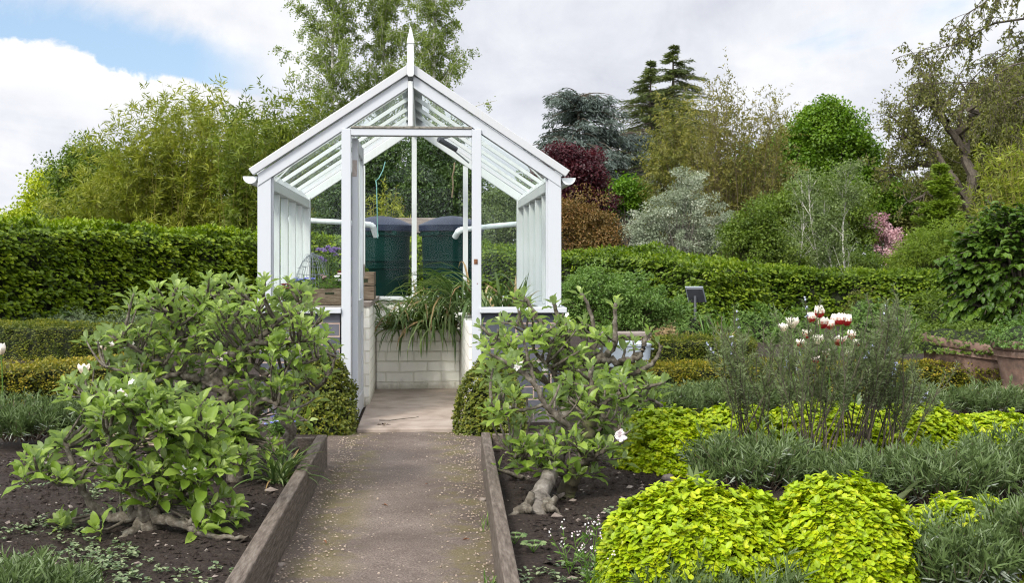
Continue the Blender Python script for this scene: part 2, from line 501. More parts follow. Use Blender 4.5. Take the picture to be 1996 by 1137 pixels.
# bark, soil, stone, wood
M['bark'] = noise_mat('bark', (.035, .028, .020), (.12, .10, .075), 30, bmp=.6, stretch=(1, 1, .35))
M['bark_grey'] = noise_mat('grey_bark', (.08, .072, .060), (.22, .20, .17), 26, bmp=.5, stretch=(1, 1, .4))
M['apple_bark'] = noise_mat('apple_bark', (.034, .028, .020), (.095, .080, .060), 45, bmp=.7, c3=(.20, .185, .15))
M['apple_bark_pale'] = noise_mat('pale_apple_bark', (.055, .046, .037), (.135, .118, .098), 32, bmp=.8, c3=(.215, .195, .17))
M['moss_bark'] = noise_mat('mossy_bark', (.035, .028, .02), (.085, .075, .045), 22, bmp=.8, c3=(.085, .105, .02))
M['birch_bark'] = noise_mat('birch_bark', (.20, .19, .15), (.60, .58, .52), 9, bmp=.3, stretch=(1, 1, 2.5))
M['cane'] = noise_mat('yellow_cane', (.10, .09, .02), (.24, .21, .05), 12, bmp=.1)
M['twig'] = noise_mat('twig', (.06, .042, .028), (.16, .12, .085), 40, bmp=.3)
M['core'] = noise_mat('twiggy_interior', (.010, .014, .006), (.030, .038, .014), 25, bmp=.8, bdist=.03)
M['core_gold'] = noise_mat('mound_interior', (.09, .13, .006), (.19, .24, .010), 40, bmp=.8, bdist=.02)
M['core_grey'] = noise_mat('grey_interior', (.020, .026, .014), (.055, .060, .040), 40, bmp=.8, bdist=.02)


def soil_mat():
    m, w = new_mat('soil')
    tc = w.n('ShaderNodeTexCoord'); o = tc.outputs['Object']
    n1 = w.noise(o, 9, 8, .7); n2 = w.noise(o, 70, 6, .7); n3 = w.noise(o, 1.7, 3)
    base = w.ramp(n2, [(.3, (.013, .009, .007)), (.55, (.040, .029, .023)), (.75, (.085, .066, .054))])
    base = w.mix(w.math('MULTIPLY', n3, .5), base, w.mix(1, base, (.75, .72, .70, 1), 'MULTIPLY'))
    v = w.n('ShaderNodeTexVoronoi'); w.put(v, 'Vector', o); w.put(v, 'Scale', 46)
    wn = w.n('ShaderNodeTexWhiteNoise', _noise_dimensions='3D'); w.put(wn, 0, v.outputs['Position'])
    stone = w.math('MULTIPLY', w.smooth(wn.outputs[0], .90, .92), w.smooth(v.outputs['Distance'], .26, .20))
    col = w.mix(stone, base, w.ramp(wn.outputs[0], [(.90, (.20, .14, .11)), (.96, (.32, .29, .26)), (1, (.15, .12, .11))]))
    h = w.math('ADD', w.math('MULTIPLY', n1, 1.0), w.math('ADD', w.math('MULTIPLY', n2, .6), w.math('MULTIPLY', stone, .3)))
    finish(w, princ(w, col, .9, .2, bump(w, h, .9, .03)))
    return m


def path_mat():
    m, w = new_mat('path_gravel')
    tc = w.n('ShaderNodeTexCoord'); o = tc.outputs['Object']
    sep = w.n('ShaderNodeSeparateXYZ'); w.put(sep, 0, o)
    n1 = w.noise(o, 2.2, 4, .6); n2 = w.noise(o, 160, 3, .7); n3 = w.noise(o, 7, 5, .65)
    base = w.ramp(w.math('ADD', w.math('MULTIPLY', n1, .35), w.math('MULTIPLY', n2, .65)),
                  [(.34, (.045, .033, .027)), (.5, (.115, .090, .075)), (.66, (.225, .185, .158))])
    v = w.n('ShaderNodeTexVoronoi'); w.put(v, 'Vector', o); w.put(v, 'Scale', 95)
    wn = w.n('ShaderNodeTexWhiteNoise', _noise_dimensions='3D'); w.put(wn, 0, v.outputs['Position'])
    # pale chips gather along the edges of the path, moss beside them
    ed = w.smooth(w.math('ABSOLUTE', sep.outputs[0]), .16, .36)
    thr = w.math('SUBTRACT', .975, w.math('MULTIPLY', ed, .13))
    chip = w.math('MULTIPLY', w.math('GREATER_THAN', wn.outputs[0], thr), w.smooth(v.outputs['Distance'], .42, .30))
    moss = w.math('MULTIPLY', w.smooth(w.math('ADD', w.math('MULTIPLY', n3, .6), w.math('MULTIPLY', n1, .4)), .44, .56), w.math('MULTIPLY', w.smooth(w.math('ABSOLUTE', sep.outputs[0]), .08, .24), w.smooth(w.math('ABSOLUTE', sep.outputs[0]), .40, .30)))
    dark = w.mix(w.math('MULTIPLY', ed, .30), base, (.060, .044, .030, 1))
    col = w.mix(w.math('MULTIPLY', moss, .42), dark, (.105, .092, .014, 1))
    col = w.mix(chip, col, w.ramp(n2, [(.3, (.26, .20, .14)), (.7, (.50, .43, .35))]))
    h = w.math('ADD', w.math('MULTIPLY', n2, .5), chip)
    finish(w, princ(w, col, .9, .2, bump(w, h, .5, .006)))
    return m


def grass_ground_mat():
    m, w = new_mat('ground_grass')
    o = w.n('ShaderNodeTexCoord').outputs['Object']
    n1 = w.noise(o, .8, 5); n2 = w.noise(o, 30, 4, .7)
    col = w.mix(n1, w.ramp(n2, [(.3, (.03, .035, .015)), (.7, (.07, .085, .03))]), (.055, .042, .030, 1))
    finish(w, princ(w, col, .9, .15, bump(w, n2, .6, .03)))
    return m


def paint_mat(name, base=(.78, .80, .80), dirt=.25):
    m, w = new_mat(name)
    tc = w.n('ShaderNodeTexCoord'); o = tc.outputs['Object']
    mp = w.n('ShaderNodeMapping'); w.put(mp, 0, o); w.put(mp, 'Scale', (9, 9, 1.2))
    n1 = w.noise(mp.outputs[0], 6, 8, .68); n2 = w.noise(o, 2.5, 4); n3 = w.noise(o, 60, 5, .7)
    d = w.math('MULTIPLY', w.smooth(w.math('ADD', w.math('MULTIPLY', n1, .6), w.math('MULTIPLY', n2, .4)), .50, .74), dirt)
    col = w.mix(d, c4(base), (.42, .41, .36, 1))
    fl = w.math('MULTIPLY', w.smooth(n3, .74, .80), .5 * min(1, dirt * 2))
    col = w.mix(fl, col, (.30, .27, .22, 1))
    finish(w, princ(w, col, .38, .45, bump(w, w.math('ADD', n1, w.math('MULTIPLY', n3, .4)), .22, .004)))
    return m


def brick_mat(name, c1, c2, mortar, stain=None, stainc=(.2, .2, .1), bw=.225, rh=.082, strength=.7):
    m, w = new_mat(name)
    tc = w.n('ShaderNodeTexCoord'); o = tc.outputs['Object']
    so = w.n('ShaderNodeSeparateXYZ'); w.put(so, 0, o)
    sn_ = w.n('ShaderNodeSeparateXYZ'); w.put(sn_, 0, tc.outputs['Normal'])
    usex = w.math('GREATER_THAN', w.math('ABSOLUTE', sn_.outputs[1]), .5)
    a = w.math('ADD', w.math('MULTIPLY', so.outputs[0], usex), w.math('MULTIPLY', so.outputs[1], w.math('SUBTRACT', 1.0, usex)))
    wob = w.noise(o, 5, 2)
    cb = w.n('ShaderNodeCombineXYZ'); w.put(cb, 0, a); w.put(cb, 1, w.math('ADD', so.outputs[2], w.math('MULTIPLY', wob, .012)))
    b = w.n('ShaderNodeTexBrick'); w.put(b, 'Vector', cb.outputs[0]); w.put(b, 'Color1', c4(c1)); w.put(b, 'Color2', c4(c2)); w.put(b, 'Mortar', c4(mortar))
    w.put(b, 'Scale', 1.0); w.put(b, 'Brick Width', bw); w.put(b, 'Row Height', rh); w.put(b, 'Mortar Size', .006); w.put(b, 'Mortar Smooth', .35)
    n1 = w.noise(o, 14, 7, .68); n2 = w.noise(o, 3, 4)
    col = w.mix(.55, b.outputs[0], w.mix(n1, w.mix(1, b.outputs[0], (.55, .55, .55, 1), 'MULTIPLY'), w.mix(1, b.outputs[0], (1.2, 1.2, 1.18, 1), 'MULTIPLY')))
    if stain:
        col = w.mix(w.math('MULTIPLY', w.smooth(w.math('ADD', w.math('MULTIPLY', n1, .5), w.math('MULTIPLY', n2, .5)), .52, .70), stain), col, c4(stainc))
        low = w.math('MULTIPLY', w.smooth(w.math('ADD', so.outputs[2], w.math('MULTIPLY', n1, .12)), .16, .06), .75)
        col = w.mix(low, col, c4(stainc))
    h = w.math('ADD', w.math('MULTIPLY', b.outputs[1], -1.0), w.math('MULTIPLY', n1, .5))
    finish(w, princ(w, col, .8, .25, bump(w, h, strength, .008)))
    return m


def glass_mat():
    m, w = new_mat('glass')
    fr = w.n('ShaderNodeFresnel'); w.put(fr, 'IOR', 1.45)
    tr = w.n('ShaderNodeBsdfTransparent'); w.put(tr, 0, (.975, .99, .985, 1))
    gl = w.n('ShaderNodeBsdfGlossy'); w.put(gl, 0, (.9, .95, .95, 1)); w.put(gl, 'Roughness', 0.0)
    mx = w.n('ShaderNodeMixShader'); w.put(mx, 0, w.math('MULTIPLY', fr.outputs[0], .13)); w.put(mx, 1, tr.outputs[0]); w.put(mx, 2, gl.outputs[0])
    # a thin film of lime-scale and dust
    o = w.n('ShaderNodeTexCoord').outputs['Object']
    nz = w.noise(o, 4, 6, .65)
    df = w.n('ShaderNodeBsdfDiffuse'); w.put(df, 0, (.6, .65, .62, 1))
    m2 = w.n('ShaderNodeMixShader'); w.put(m2, 0, w.math('MULTIPLY', w.smooth(nz, .45, .75), .004)); w.put(m2, 1, mx.outputs[0]); w.put(m2, 2, df.outputs[0])
    finish(w, m2.outputs[0])
    return m


M['soil'] = soil_mat(); M['path'] = path_mat(); M['ground'] = grass_ground_mat()
M['paint'] = paint_mat('white_paint', (.435, .455, .48), dirt=.42); M['paint_old'] = paint_mat('weathered_white_paint', (.54, .56, .55), dirt=.6)
M['barge_paint'] = paint_mat('barge_paint', (.42, .43, .44), dirt=.7)
M['glass'] = glass_mat()
M['brick_dark'] = brick_mat('dark_brick', (.055, .062, .080), (.12, .12, .14), (.36, .27, .23), stain=.35, stainc=(.26, .23, .21))
M['brick_white'] = brick_mat('white_brick', (.86, .84, .76), (.90, .88, .82), (.78, .75, .66), stain=.20, stainc=(.32, .28, .20), strength=1.0)
M['timber'] = noise_mat('weathered_timber', (.046, .034, .025), (.105, .083, .066), 14, bmp=.6, stretch=(6, .7, 6), c3=(.175, .148, .122))
M['crate_wood'] = noise_mat('crate_wood', (.045, .030, .020), (.13, .095, .065), 16, bmp=.5, stretch=(.8, 4, 7), c3=(.22, .175, .13))
M['bench_wood'] = noise_mat('grey_bench_wood', (.16, .13, .11), (.30, .26, .23), 12, bmp=.4, stretch=(1, 6, 6))
M['concrete'] = noise_mat('concrete_slab', (.19, .15, .12), (.30, .245, .205), 6, bmp=.25, c3=(.37, .315, .265), detail=9)
M['terracotta'] = noise_mat('terracotta', (.055, .045, .038), (.17, .105, .078), 9, bmp=.5, c3=(.27, .20, .165), detail=9)
M['zinc'] = noise_mat('zinc', (.30, .35, .39), (.44, .49, .53), 6, rough=.42, spec=.6, bmp=.05)
M['butt_green'] = noise_mat('green_plastic', (.002, .019, .015), (.004, .028, .022), 3, rough=.5, spec=.08, bmp=0.0)
M['butt_lid'] = noise_mat('black_lid_plastic', (.008, .013, .028), (.015, .024, .050), 4, rough=.4, spec=.35, bmp=0.0)
M['pvc'] = noise_mat('white_pvc', (.62, .66, .66), (.74, .77, .77), 5, rough=.35, spec=.5, bmp=.02)
M['steel'] = noise_mat('rusty_steel', (.22, .17, .14), (.38, .34, .31), 40, rough=.5, spec=.6, bmp=.3)
M['rust'] = noise_mat('rust', (.10, .045, .025), (.22, .10, .05), 60, rough=.8, bmp=.5)
M['sign_grey'] = noise_mat('dark_grey_metal', (.05, .054, .062), (.085, .09, .10), 8, rough=.45, spec=.5, bmp=.05)
M['stone'] = noise_mat('pebble', (.09, .07, .06), (.19, .155, .13), 12, bmp=.3, c3=(.30, .27, .24))
M['wicker'] = noise_mat('dead_stems', (.14, .10, .07), (.36, .29, .22), 30, bmp=.5)
M['cord'] = noise_mat('green_cord', (.10, .24, .22), (.18, .36, .33), 30, bmp=.2)
M['twine'] = noise_mat('brown_twine', (.16, .12, .07), (.30, .24, .15), 50, bmp=.4)
M['wire'] = noise_mat('galvanised_wire', (.18, .20, .21), (.30, .32, .33), 30, rough=.4, spec=.6, bmp=.1)
M['dirt_line'] = noise_mat('weathered_ledge', (.05, .045, .035), (.30, .28, .24), 40, bmp=.5, stretch=(1, 1, 1))

# ------------------------------------------------------------------ setting: ground, soil, path, slab
TH = math.radians(4.0); GO = np.array([-0.6475, 8.0, 0.0])
GU = np.array([math.cos(TH), math.sin(TH), 0]); GV = np.array([-math.sin(TH), math.cos(TH), 0])


def LW(u, v, z=0.0):
    return GO + GU * u + GV * v + np.array([0, 0, z])


mb = MB(); grid(mb, -500, 500, -60, 900, 60, 60, lambda x, y: np.full_like(x, -0.012))
tag(mb.build('ground', M['ground']), kind='structure')


def soil_z(x, y, base, amp):
    p = np.stack([x, y, 0 * x], -1)
    return base + amp * (sn(p, 5, 1) * .5 + sn(p, 17, 2) * .35 + sn(p, 48, 3) * .22 + sn(p, 110, 4) * .12)


mb = MB(); grid(mb, -12, 12, -10.5, 15, 200, 200, lambda x, y: soil_z(x, y, 0.004, .012) - .012 * 0)
V = mb.v[0]; V[:] = V @ np.array([[1, 0, 0], [0, 1, 0], [0, 0, 1]]) + np.array([0, 8.2 + 2.0, 0])
# keep the garden soil below the path and slab
ul = (V - GO) @ GU; vl = (V - GO) @ GV
V[(np.abs(ul) < 1.3) & (vl < 4), 2] = -0.03
V[(vl < -1.3), 2] = -0.03
tag(mb.build('garden_soil', M['soil']), kind='structure')


def bed(name, ua, ub, va, vb, nx, ny):
    mb = MB(); grid(mb, ua, ub, va, vb, nx, ny, lambda x, y: soil_z(x, y, 0.086, .024))
    if ua > 0: mb.v[0][:, 0] += .025 * (mb.v[0][:, 1] + 1.62)        # the right bed edge closes in on the path
    o = mb.build(name, M['soil'], smooth=True); o.location = GO; o.rotation_euler = (0, 0, TH)
    return tag(o, kind='structure')


bed('bed_soil', -5.5, -0.462, -6.6, -1.645, 230, 230)
bed('bed_soil', 0.432, 6.5, -6.6, -1.645, 260, 230)

mb = MB(); grid(mb, -0.47, 0.47, -7.0, 0.05, 60, 300, lambda x, y: 0.004 + .004 * sn(np.stack([x, y, 0 * x], -1), 30, 2) + .006 * sn(np.stack([x, y, 0 * x], -1), 6, 1) + .02 * np.clip(np.abs(x) - .3, 0, 1))
o = mb.build('path', M['path'], smooth=True); o.location = LW(-0.01, 0); o.rotation_euler = (0, 0, TH); tag(o, kind='structure')

# earth at the sides of the doorway
mb = MB(); grid(mb, -1.25, 1.25, -1.64, -0.02, 90, 70, lambda x, y: soil_z(x, y, 0.0, .010) + np.clip(np.abs(x) - .50, -.06, .02) * .8)
o = mb.build('doorway_soil', M['soil'], smooth=True); o.location = GO; o.rotation_euler = (0, 0, TH); tag(o, kind='structure')


def bevel(o, w=.004, seg=2):
    b = o.modifiers.new('bevel', 'BEVEL'); b.width = w; b.segments = seg; b.limit_method = 'ANGLE'; b.angle_limit = math.radians(40)
    return o


def slab(name, u0, u1, v0, v1, z):
    mb = MB(); box(mb, (u0, v0, -.05), (u1, v1, z))
    o = mb.build(name, M['concrete']); o.location = GO; o.rotation_euler = (0, 0, TH); bevel(o, .008)
    return tag(o, kind='structure')


slab('floor_slab', -0.325, 0.355, -0.36, 0.98, 0.026)
slab('floor_slab', -0.315, 0.350, 0.99, 2.10, 0.024)
mb = MB(); grid(mb, -0.42, 0.45, -.02, 2.15, 30, 60, lambda x, y: soil_z(x, y, 0.010, .010))
o = mb.build('floor_earth', M['soil'], smooth=True); o.location = GO; o.rotation_euler = (0, 0, TH); tag(o, kind='structure')

# timber edging
for nm, lab, parts in (
        ('timber_edging', 'weathered grey timber board edging the left bed beside the path', [((-0.458, -6.5, 0), (-0.405, -1.60, .160)), ((-.80, -1.645, 0), (-0.466, -1.60, .150))]),
        ('timber_edging', 'weathered grey timber board edging the right bed beside the path', [((0.378, -6.5, 0), (0.424, -1.58, .162)), ((0.434, -1.645, 0), (.80, -1.60, .158))])):
    t = thing(nm, lab, 'edging', GO, TH)
    for a, b in parts:
        mb = MB(); box(mb, (a[0], a[1], -.05), b); mb.v[0][:, 0] += (.025 * (mb.v[0][:, 1] + 1.62) if a[0] > 0 and b[0] - a[0] < .1 else 0); bevel(mb.build('board', M['timber'], t, local=True), .006)

# ------------------------------------------------------------------ greenhouse
gh = thing('greenhouse', 'white painted timber greenhouse with pitched glass roof and open door', 'greenhouse', GO, TH)
W, LEN = .968, 2.80
PM, PO, BG = M['paint'], M['paint_old'], M['barge_paint']


def gpart(name, mat, fn, bev=.003, parent=None):
    mb = MB(); fn(mb)
    o = mb.build(name, mat, parent or gh, local=True)
    if bev: bevel(o, bev)
    return o


def roofline(u, drop=0.0):
    return 2.316 - .67 * abs(u) - drop


for s in (-1, 1):
    gpart('corner_post', PM, lambda m: prism(m, [(s * .968, .754), (s * .883, .754), (s * .883, 1.60), (s * .968, 1.545)], 0.0, .085))
    gpart('corner_post', PO, lambda m: prism(m, [(s * .962, .754), (s * .883, .754), (s * .883, 1.60), (s * .962, 1.545)], 2.715, 2.80))
    for (v0, v1, nm, mt) in ((-.030, .022, 'barge_board', BG), (2.785, 2.835, 'barge_board', BG)):
        gpart(nm, mt, lambda m: prism(m, [(s * .012, roofline(.012)), (s * 1.021, roofline(1.021)), (s * .993, 1.594), (s * .012, roofline(.012, .062))], v0, v1))
    for (v0, v1) in ((-.006, .060), (2.735, 2.778)):
        gpart('gable_rafter', PM if v0 < 1 else PO, lambda m: prism(m, [(s * .017, roofline(.017, .066)), (s * .965, roofline(.965, .066)), (s * .965, roofline(.965, .145)), (s * .017, roofline(.017, .147))], v0, v1))
    # inner rafters
    for k in range(1, 5):
        v = .06 + k * 2.69 / 5
        gpart('rafter', PO, lambda m: prism(m, [(s * .018, roofline(.018, .040)), (s * .985, roofline(.985, .040)), (s * .965, roofline(.965, .072)), (s * .018, roofline(.018, .072))], v - .014, v + .014), 0)
    gpart('wall_plate', PO, lambda m: box(m, (min(s * .955, s * .888), .088, 1.509), (max(s * .955, s * .888), 2.712, 1.572)))
    gpart('eaves_board', PO, lambda m: prism(m, [(s * .888, 1.574), (s * .960, 1.574), (s * .985, roofline(.985, .044)), (s * .94, roofline(.94, .045))], .09, 2.71), 0)
    for k in range(1, 5):
        v = .085 + k * .526
        gpart('glazing_bar', PO, lambda m: box(m, (min(s * .950, s * .898), v - .0125, .757), (max(s * .950, s * .898), v + .0125, 1.507)), .002)
    gpart('side_sill', PM, lambda m: box(m, (min(s * 1.0, s * .83), .104, .720), (max(s * 1.0, s * .83), 2.76, .755)))
    # roof glass: five panes a side, lapped at mid slope
    for k in range(5):
        va = .06 + k * .538 + .018; vb = va + .502
        for (ua, ub, dr) in ((.022, .50, .033), (.485, 1.0, .029)):
            gpart('roof_pane', M['glass'], lambda m: prism(m, [(s * ua, roofline(ua, dr)), (s * ub, roofline(ub, dr)), (s * ub, roofline(ub, dr + .004)), (s * ua, roofline(ua, dr + .004))], va, vb), 0)
        vs = .085 + k * .526 + .015
        gpart('side_pane', M['glass'], lambda m: box(m, (s * .928 - .002, vs, .757), (s * .928 + .002, vs + .496, 1.507)), 0)
    # gutter
    def gut(m):
        an = np.linspace(math.pi, 2 * math.pi, 13); ring = []
        for r in (.046, .041):
            ring.append(np.stack([r * np.cos(an), r * np.sin(an)], -1))
        for (v0, v1) in ((.026, 2.83),):
            prof = np.concatenate([ring[0], ring[1][::-1]])
            prism(m, [(s * 1.017 + p[0], 1.588 + p[1]) for p in prof], v0, v1)
        prism(m, [(s * 1.017 + p[0] * .99, 1.588 + p[1] * .99) for p in ring[0]], .020, .025)
        prism(m, [(s * 1.017 + p[0] * .99, 1.588 + p[1] * .99) for p in ring[0]], 2.831, 2.836)
    gpart('gutter', M['pvc'], gut, 0)
    # front side window, its sill
    gpart('window_pane', M['glass'], lambda m: prism(m, [(s * .880, .757), (s * .440, .757), (s * .440, roofline(.440, .15)), (s * .880, roofline(.880, .15))], .034, .038), 0)
    gpart('window_bead', PM, lambda m: prism(m, [(s * .883, .756), (s * .870, .756), (s * .870, roofline(.87, .148)), (s * .883, roofline(.883, .148))], .024, .05), 0)
    gpart('window_sill', PM, lambda m: box(m, (min(s * 1.0, s * .4395), -.042, .716), (max(s * 1.0, s * .4395), .102, .752)), .005)
    gpart('brick_base', M['brick_dark'], lambda m: (box(m, (min(s * .955, s * .45), .004, -.05), (max(s * .955, s * .45), .108, .714))), 0)
    gpart('brick_base', M['brick_dark'], lambda m: (box(m, (min(s * .955, s * .850), .110, -.05), (max(s * .955, s * .850), 2.688, .718))), 0)
    # gable panes over the door
    gpart('gable_pane', M['glass'], lambda m: prism(m, [(s * .019, 1.912), (s * .372, 1.912), (s * .019, roofline(.019, .15))], .034, .038), 0)
    # diagonal braces under the roof
    gpart('brace', PO, lambda m: prism(m, [(s * .90, 1.574), (s * .80, roofline(.80, .108)), (s * .77, roofline(.77, .108)), (s * .885, 1.574)], .30, .312), 0)

gpart('brick_base', M['brick_white'], lambda m: box(m, (-.955, 2.690, -.05), (.955, 2.80, .716)), 0)
gpart('back_sill', PO, lambda m: box(m, (-1.0, 2.66, .719), (1.0, 2.83, .752)))
gpart('ridge_board', PO, lambda m: box(m, (-.014, .064, 2.14), (.014, 2.73, 2.294)), 0)
gpart('ridge_cap', BG, lambda m: prism(m, [(-.07, roofline(.07, -.004)), (0, 2.328), (.07, roofline(.07, -.004)), (.07, roofline(.07, .016)), (0, 2.304), (-.07, roofline(.07, .016))], .024, 2.783), 0)
for u in (-.44, 0.0, .44):
    gpart('back_mullion', PO, lambda m: box(m, (u - .021, 2.742, .754), (u + .021, 2.776, roofline(u, .146))), 0)
for (ua, ub) in ((-.88, -.464), (-.416, -.024), (.024, .416), (.464, .88)):
    gpart('back_pane', M['glass'], lambda m: prism(m, [(ua, .755), (ub, .755), (ub, roofline(ub, .15)), (ua, roofline(ua, .15))], 2.756, 2.760), 0)
gpart('gable_post', PO, lambda m: box(m, (-.0165, -.012, 1.911), (.0165, .052, 2.20)))
gpart('gable_post', PO, lambda m: box(m, (.0035, -.016, 1.912), (.0105, -.008, 2.19)), 0)


def finial(m):
    q = .0215
    prism(m, [(-q, 2.235), (-q * .55, 2.222), (q * .55, 2.222), (q, 2.235), (q, 2.420), (-q, 2.420)], -.062, -.034)
    box(m, (-q * .9, -.0615, 2.42), (q * .9, -.0345, 2.432))
    V = [(-q * 1.12, -.066, 2.432), (q * 1.12, -.066, 2.432), (q * 1.12, -.022, 2.432), (-q * 1.12, -.022, 2.432), (-q * .95, -.062, 2.462), (q * .95, -.062, 2.462), (q * .95, -.026, 2.462), (-q * .95, -.026, 2.462), (0, -.044, 2.548)]
    m.add(V, [(0, 3, 2, 1), (0, 1, 5, 4), (1, 2, 6, 5), (2, 3, 7, 6), (3, 0, 4, 7)]); m.f.append(np.array([(4, 5, 8), (5, 6, 8), (6, 7, 8), (7, 4, 8)]) + m.n - 9); m.m.append(np.zeros(4, int)); m.t.append(np.full(4, .5))


gpart('finial', PO, finial, .002)
for s, u0, u1 in ((-1, -.438, -.379), (1, .392, .451)):
    gpart('door_jamb', PM, lambda m: box(m, (u0, -.022, -.02), (u1, .068, 1.893)))
gpart('door_head', PM, lambda m: box(m, (-.3785, -.019, 1.850), (.3915, .066, 1.893)))
gpart('head_ledge', M['dirt_line'], lambda m: box(m, (-.378, -.026, 1.8945), (.391, .060, 1.9095)), .003)
gpart('keeper', M['rust'], lambda m: (box(m, (.404, -.027, 1.030), (.427, -.0225, 1.062)), box(m, (.411, -.034, 1.040), (.420, -.0265, 1.054))), .001)
for z in (.905, .50):
    gpart('nail', M['rust'], lambda m: tubes(m, [[(.425, -.0215, z), (.425, -.0245, z)]], [[.004, .003]], 8, cap=True), 0)
# the open door, swung inwards
dr = thing('door', None, None, (0, 0, 0)); dr.parent = gh
DU0, DU1 = -.377, -.339


def dpart(name, mat, a, b, bev=.003):
    mb = MB(); box(mb, a, b); o = mb.build(name, mat, dr, local=True)
    if bev: bevel(o, bev)


dpart('stile', PM, (DU0, .075, .020), (DU1, .165, 1.842)); dpart('stile', PM, (DU0, .745, .020), (DU1, .835, 1.842))
dpart('rail', PM, (DU0 + .002, .1655, 1.755), (DU1 - .002, .7445, 1.842)); dpart('rail', PM, (DU0 + .002, .1655, .700), (DU1 - .002, .7445, .790))
dpart('rail', PM, (DU0 + .002, .1655, .022), (DU1 - .002, .7445, .150))
dpart('panel', PM, (DU0 + .012, .1655, .151), (DU1 - .010, .7445, .699), 0)
dpart('glazing_bar', PO, (DU0 + .008, .445, .791), (DU1 - .008, .467, 1.754), 0)
dpart('pane', M['glass'], (-.360, .166, .791), (-.356, .444, 1.754), 0); dpart('pane', M['glass'], (-.360, .468, .791), (-.356, .744, 1.754), 0)
for z0 in (1.595,):
    dpart('hinge', M['steel'], (DU0 + .002, .0715, z0), (DU1 - .006, .0748, z0 + .105), .001)
dpart('latch', M['steel'], (DU1 + .001, .775, .945), (DU1 + .010, .800, 1.03), .001)

# things hung inside the roof
def cord(name, label, cat, pts, r, mat, group=None):
    pts = np.array([LW(*q) for q in pts])
    mb = MB(); tubes(mb, pts, np.full(len(pts), r), 6)
    o = mb.build(name, mat, loc=pts[0]); return tag(o, label, cat, group)


cord('hanging_string', 'pale green cord hanging from the left rafters inside the greenhouse', 'cord',
     [(-.245, 2.70, 1.905), (-.265, 2.69, 1.83), (-.30, 2.68, 1.76), (-.325, 2.68, 1.74), (-.318, 2.66, 1.70), (-.312, 2.66, 1.45), (-.308, 2.66, 1.25)], .005, M['cord'])
cord('twine', 'loop of brown twine hanging from the right rafter inside the greenhouse', 'twine',
     [(.345, 2.70, 1.90), (.34, 2.69, 1.84), (.325, 2.69, 1.78), (.332, 2.69, 1.70), (.322, 2.69, 1.60)], .007, M['twine'])
op = thing('vent_opener', 'grey metal vent opener arm under the right roof slope', 'opener', LW(.22, 1.1, 1.95), TH)
mb = MB(); tubes(mb, [[(.16, 0, .045), (-.02, .02, -.005)], [(-.02, .02, -.005), (.20, .25, -.16)]], [[.012, .012], [.006, .006]], 6, cap=True); mb.build('arm', M['wire'], op, local=True)
mb = MB(); tubes(mb, [[(-.03, .0, -.01), (.10, .1, -.075)]], [[.02, .02]], 10, cap=True); mb.build('cylinder', M['sign_grey'], op, local=True)

# ------------------------------------------------------------------ inside: brick benches, planter
def locthing_mesh(name, label, cat, mat, fn, bev=0, group=None):
    mb = MB(); fn(mb); o = mb.build(name, mat); o.location = GO; o.rotation_euler = (0, 0, TH)
    if bev: bevel(o, bev)
    return tag(o, label, cat, group)


bl = thing('brick_bench', 'white painted brick bench along the left glass wall', 'bench', GO, TH)
mb = MB(); prism(mb, [(-.845, .115), (-.45, .115), (-.45, .95), (-.305, .95), (-.305, 2.685), (-.845, 2.685)], 0, 1)
V = mb.v[0]; V[:] = np.stack([V[:, 0], V[:, 2], np.where(V[:, 1] > .5, .723, -.04)], -1)
mb.f = [f[:, ::-1] for f in mb.f]
mb.build('wall', M['brick_white'], bl, local=True)
mb = MB(); prism(mb, [(-.846, .112), (-.44, .112), (-.44, .94), (-.295, .94), (-.295, 2.686), (-.846, 2.686)], 0, 1)
V = mb.v[0]; V[:] = np.stack([V[:, 0], V[:, 2], np.where(V[:, 1] > .5, .758, .725)], -1); mb.f = [f[:, ::-1] for f in mb.f]
mb.build('top', M['bench_wood'], bl, local=True)
br = thing('brick_bench', 'white painted brick bench filled with soil along the right glass wall', 'bench', GO, TH)
mb = MB(); box(mb, (.378, .115, -.04), (.846, 2.686, .62)); mb.build('wall', M['brick_white'], br, local=True)
mb = MB(); grid(mb, .44, .84, .12, 2.68, 20, 60, lambda x, y: soil_z(x, y, .655, .02)); mb.build('soil', M['soil'], br, local=True)
bp = thing('brick_planter', 'low white painted brick planter across the far end of the greenhouse', 'planter', GO, TH)
mb = MB(); box(mb, (-.300, 2.115, -.04), (.374, 2.215, .500)); bevel(mb.build('wall', M['brick_white'], bp, local=True), .010, 3)
mb = MB(); grid(mb, -.300, .374, 2.216, 2.687, 20, 20, lambda x, y: soil_z(x, y, .455, .02)); mb.build('soil', M['soil'], bp, local=True)


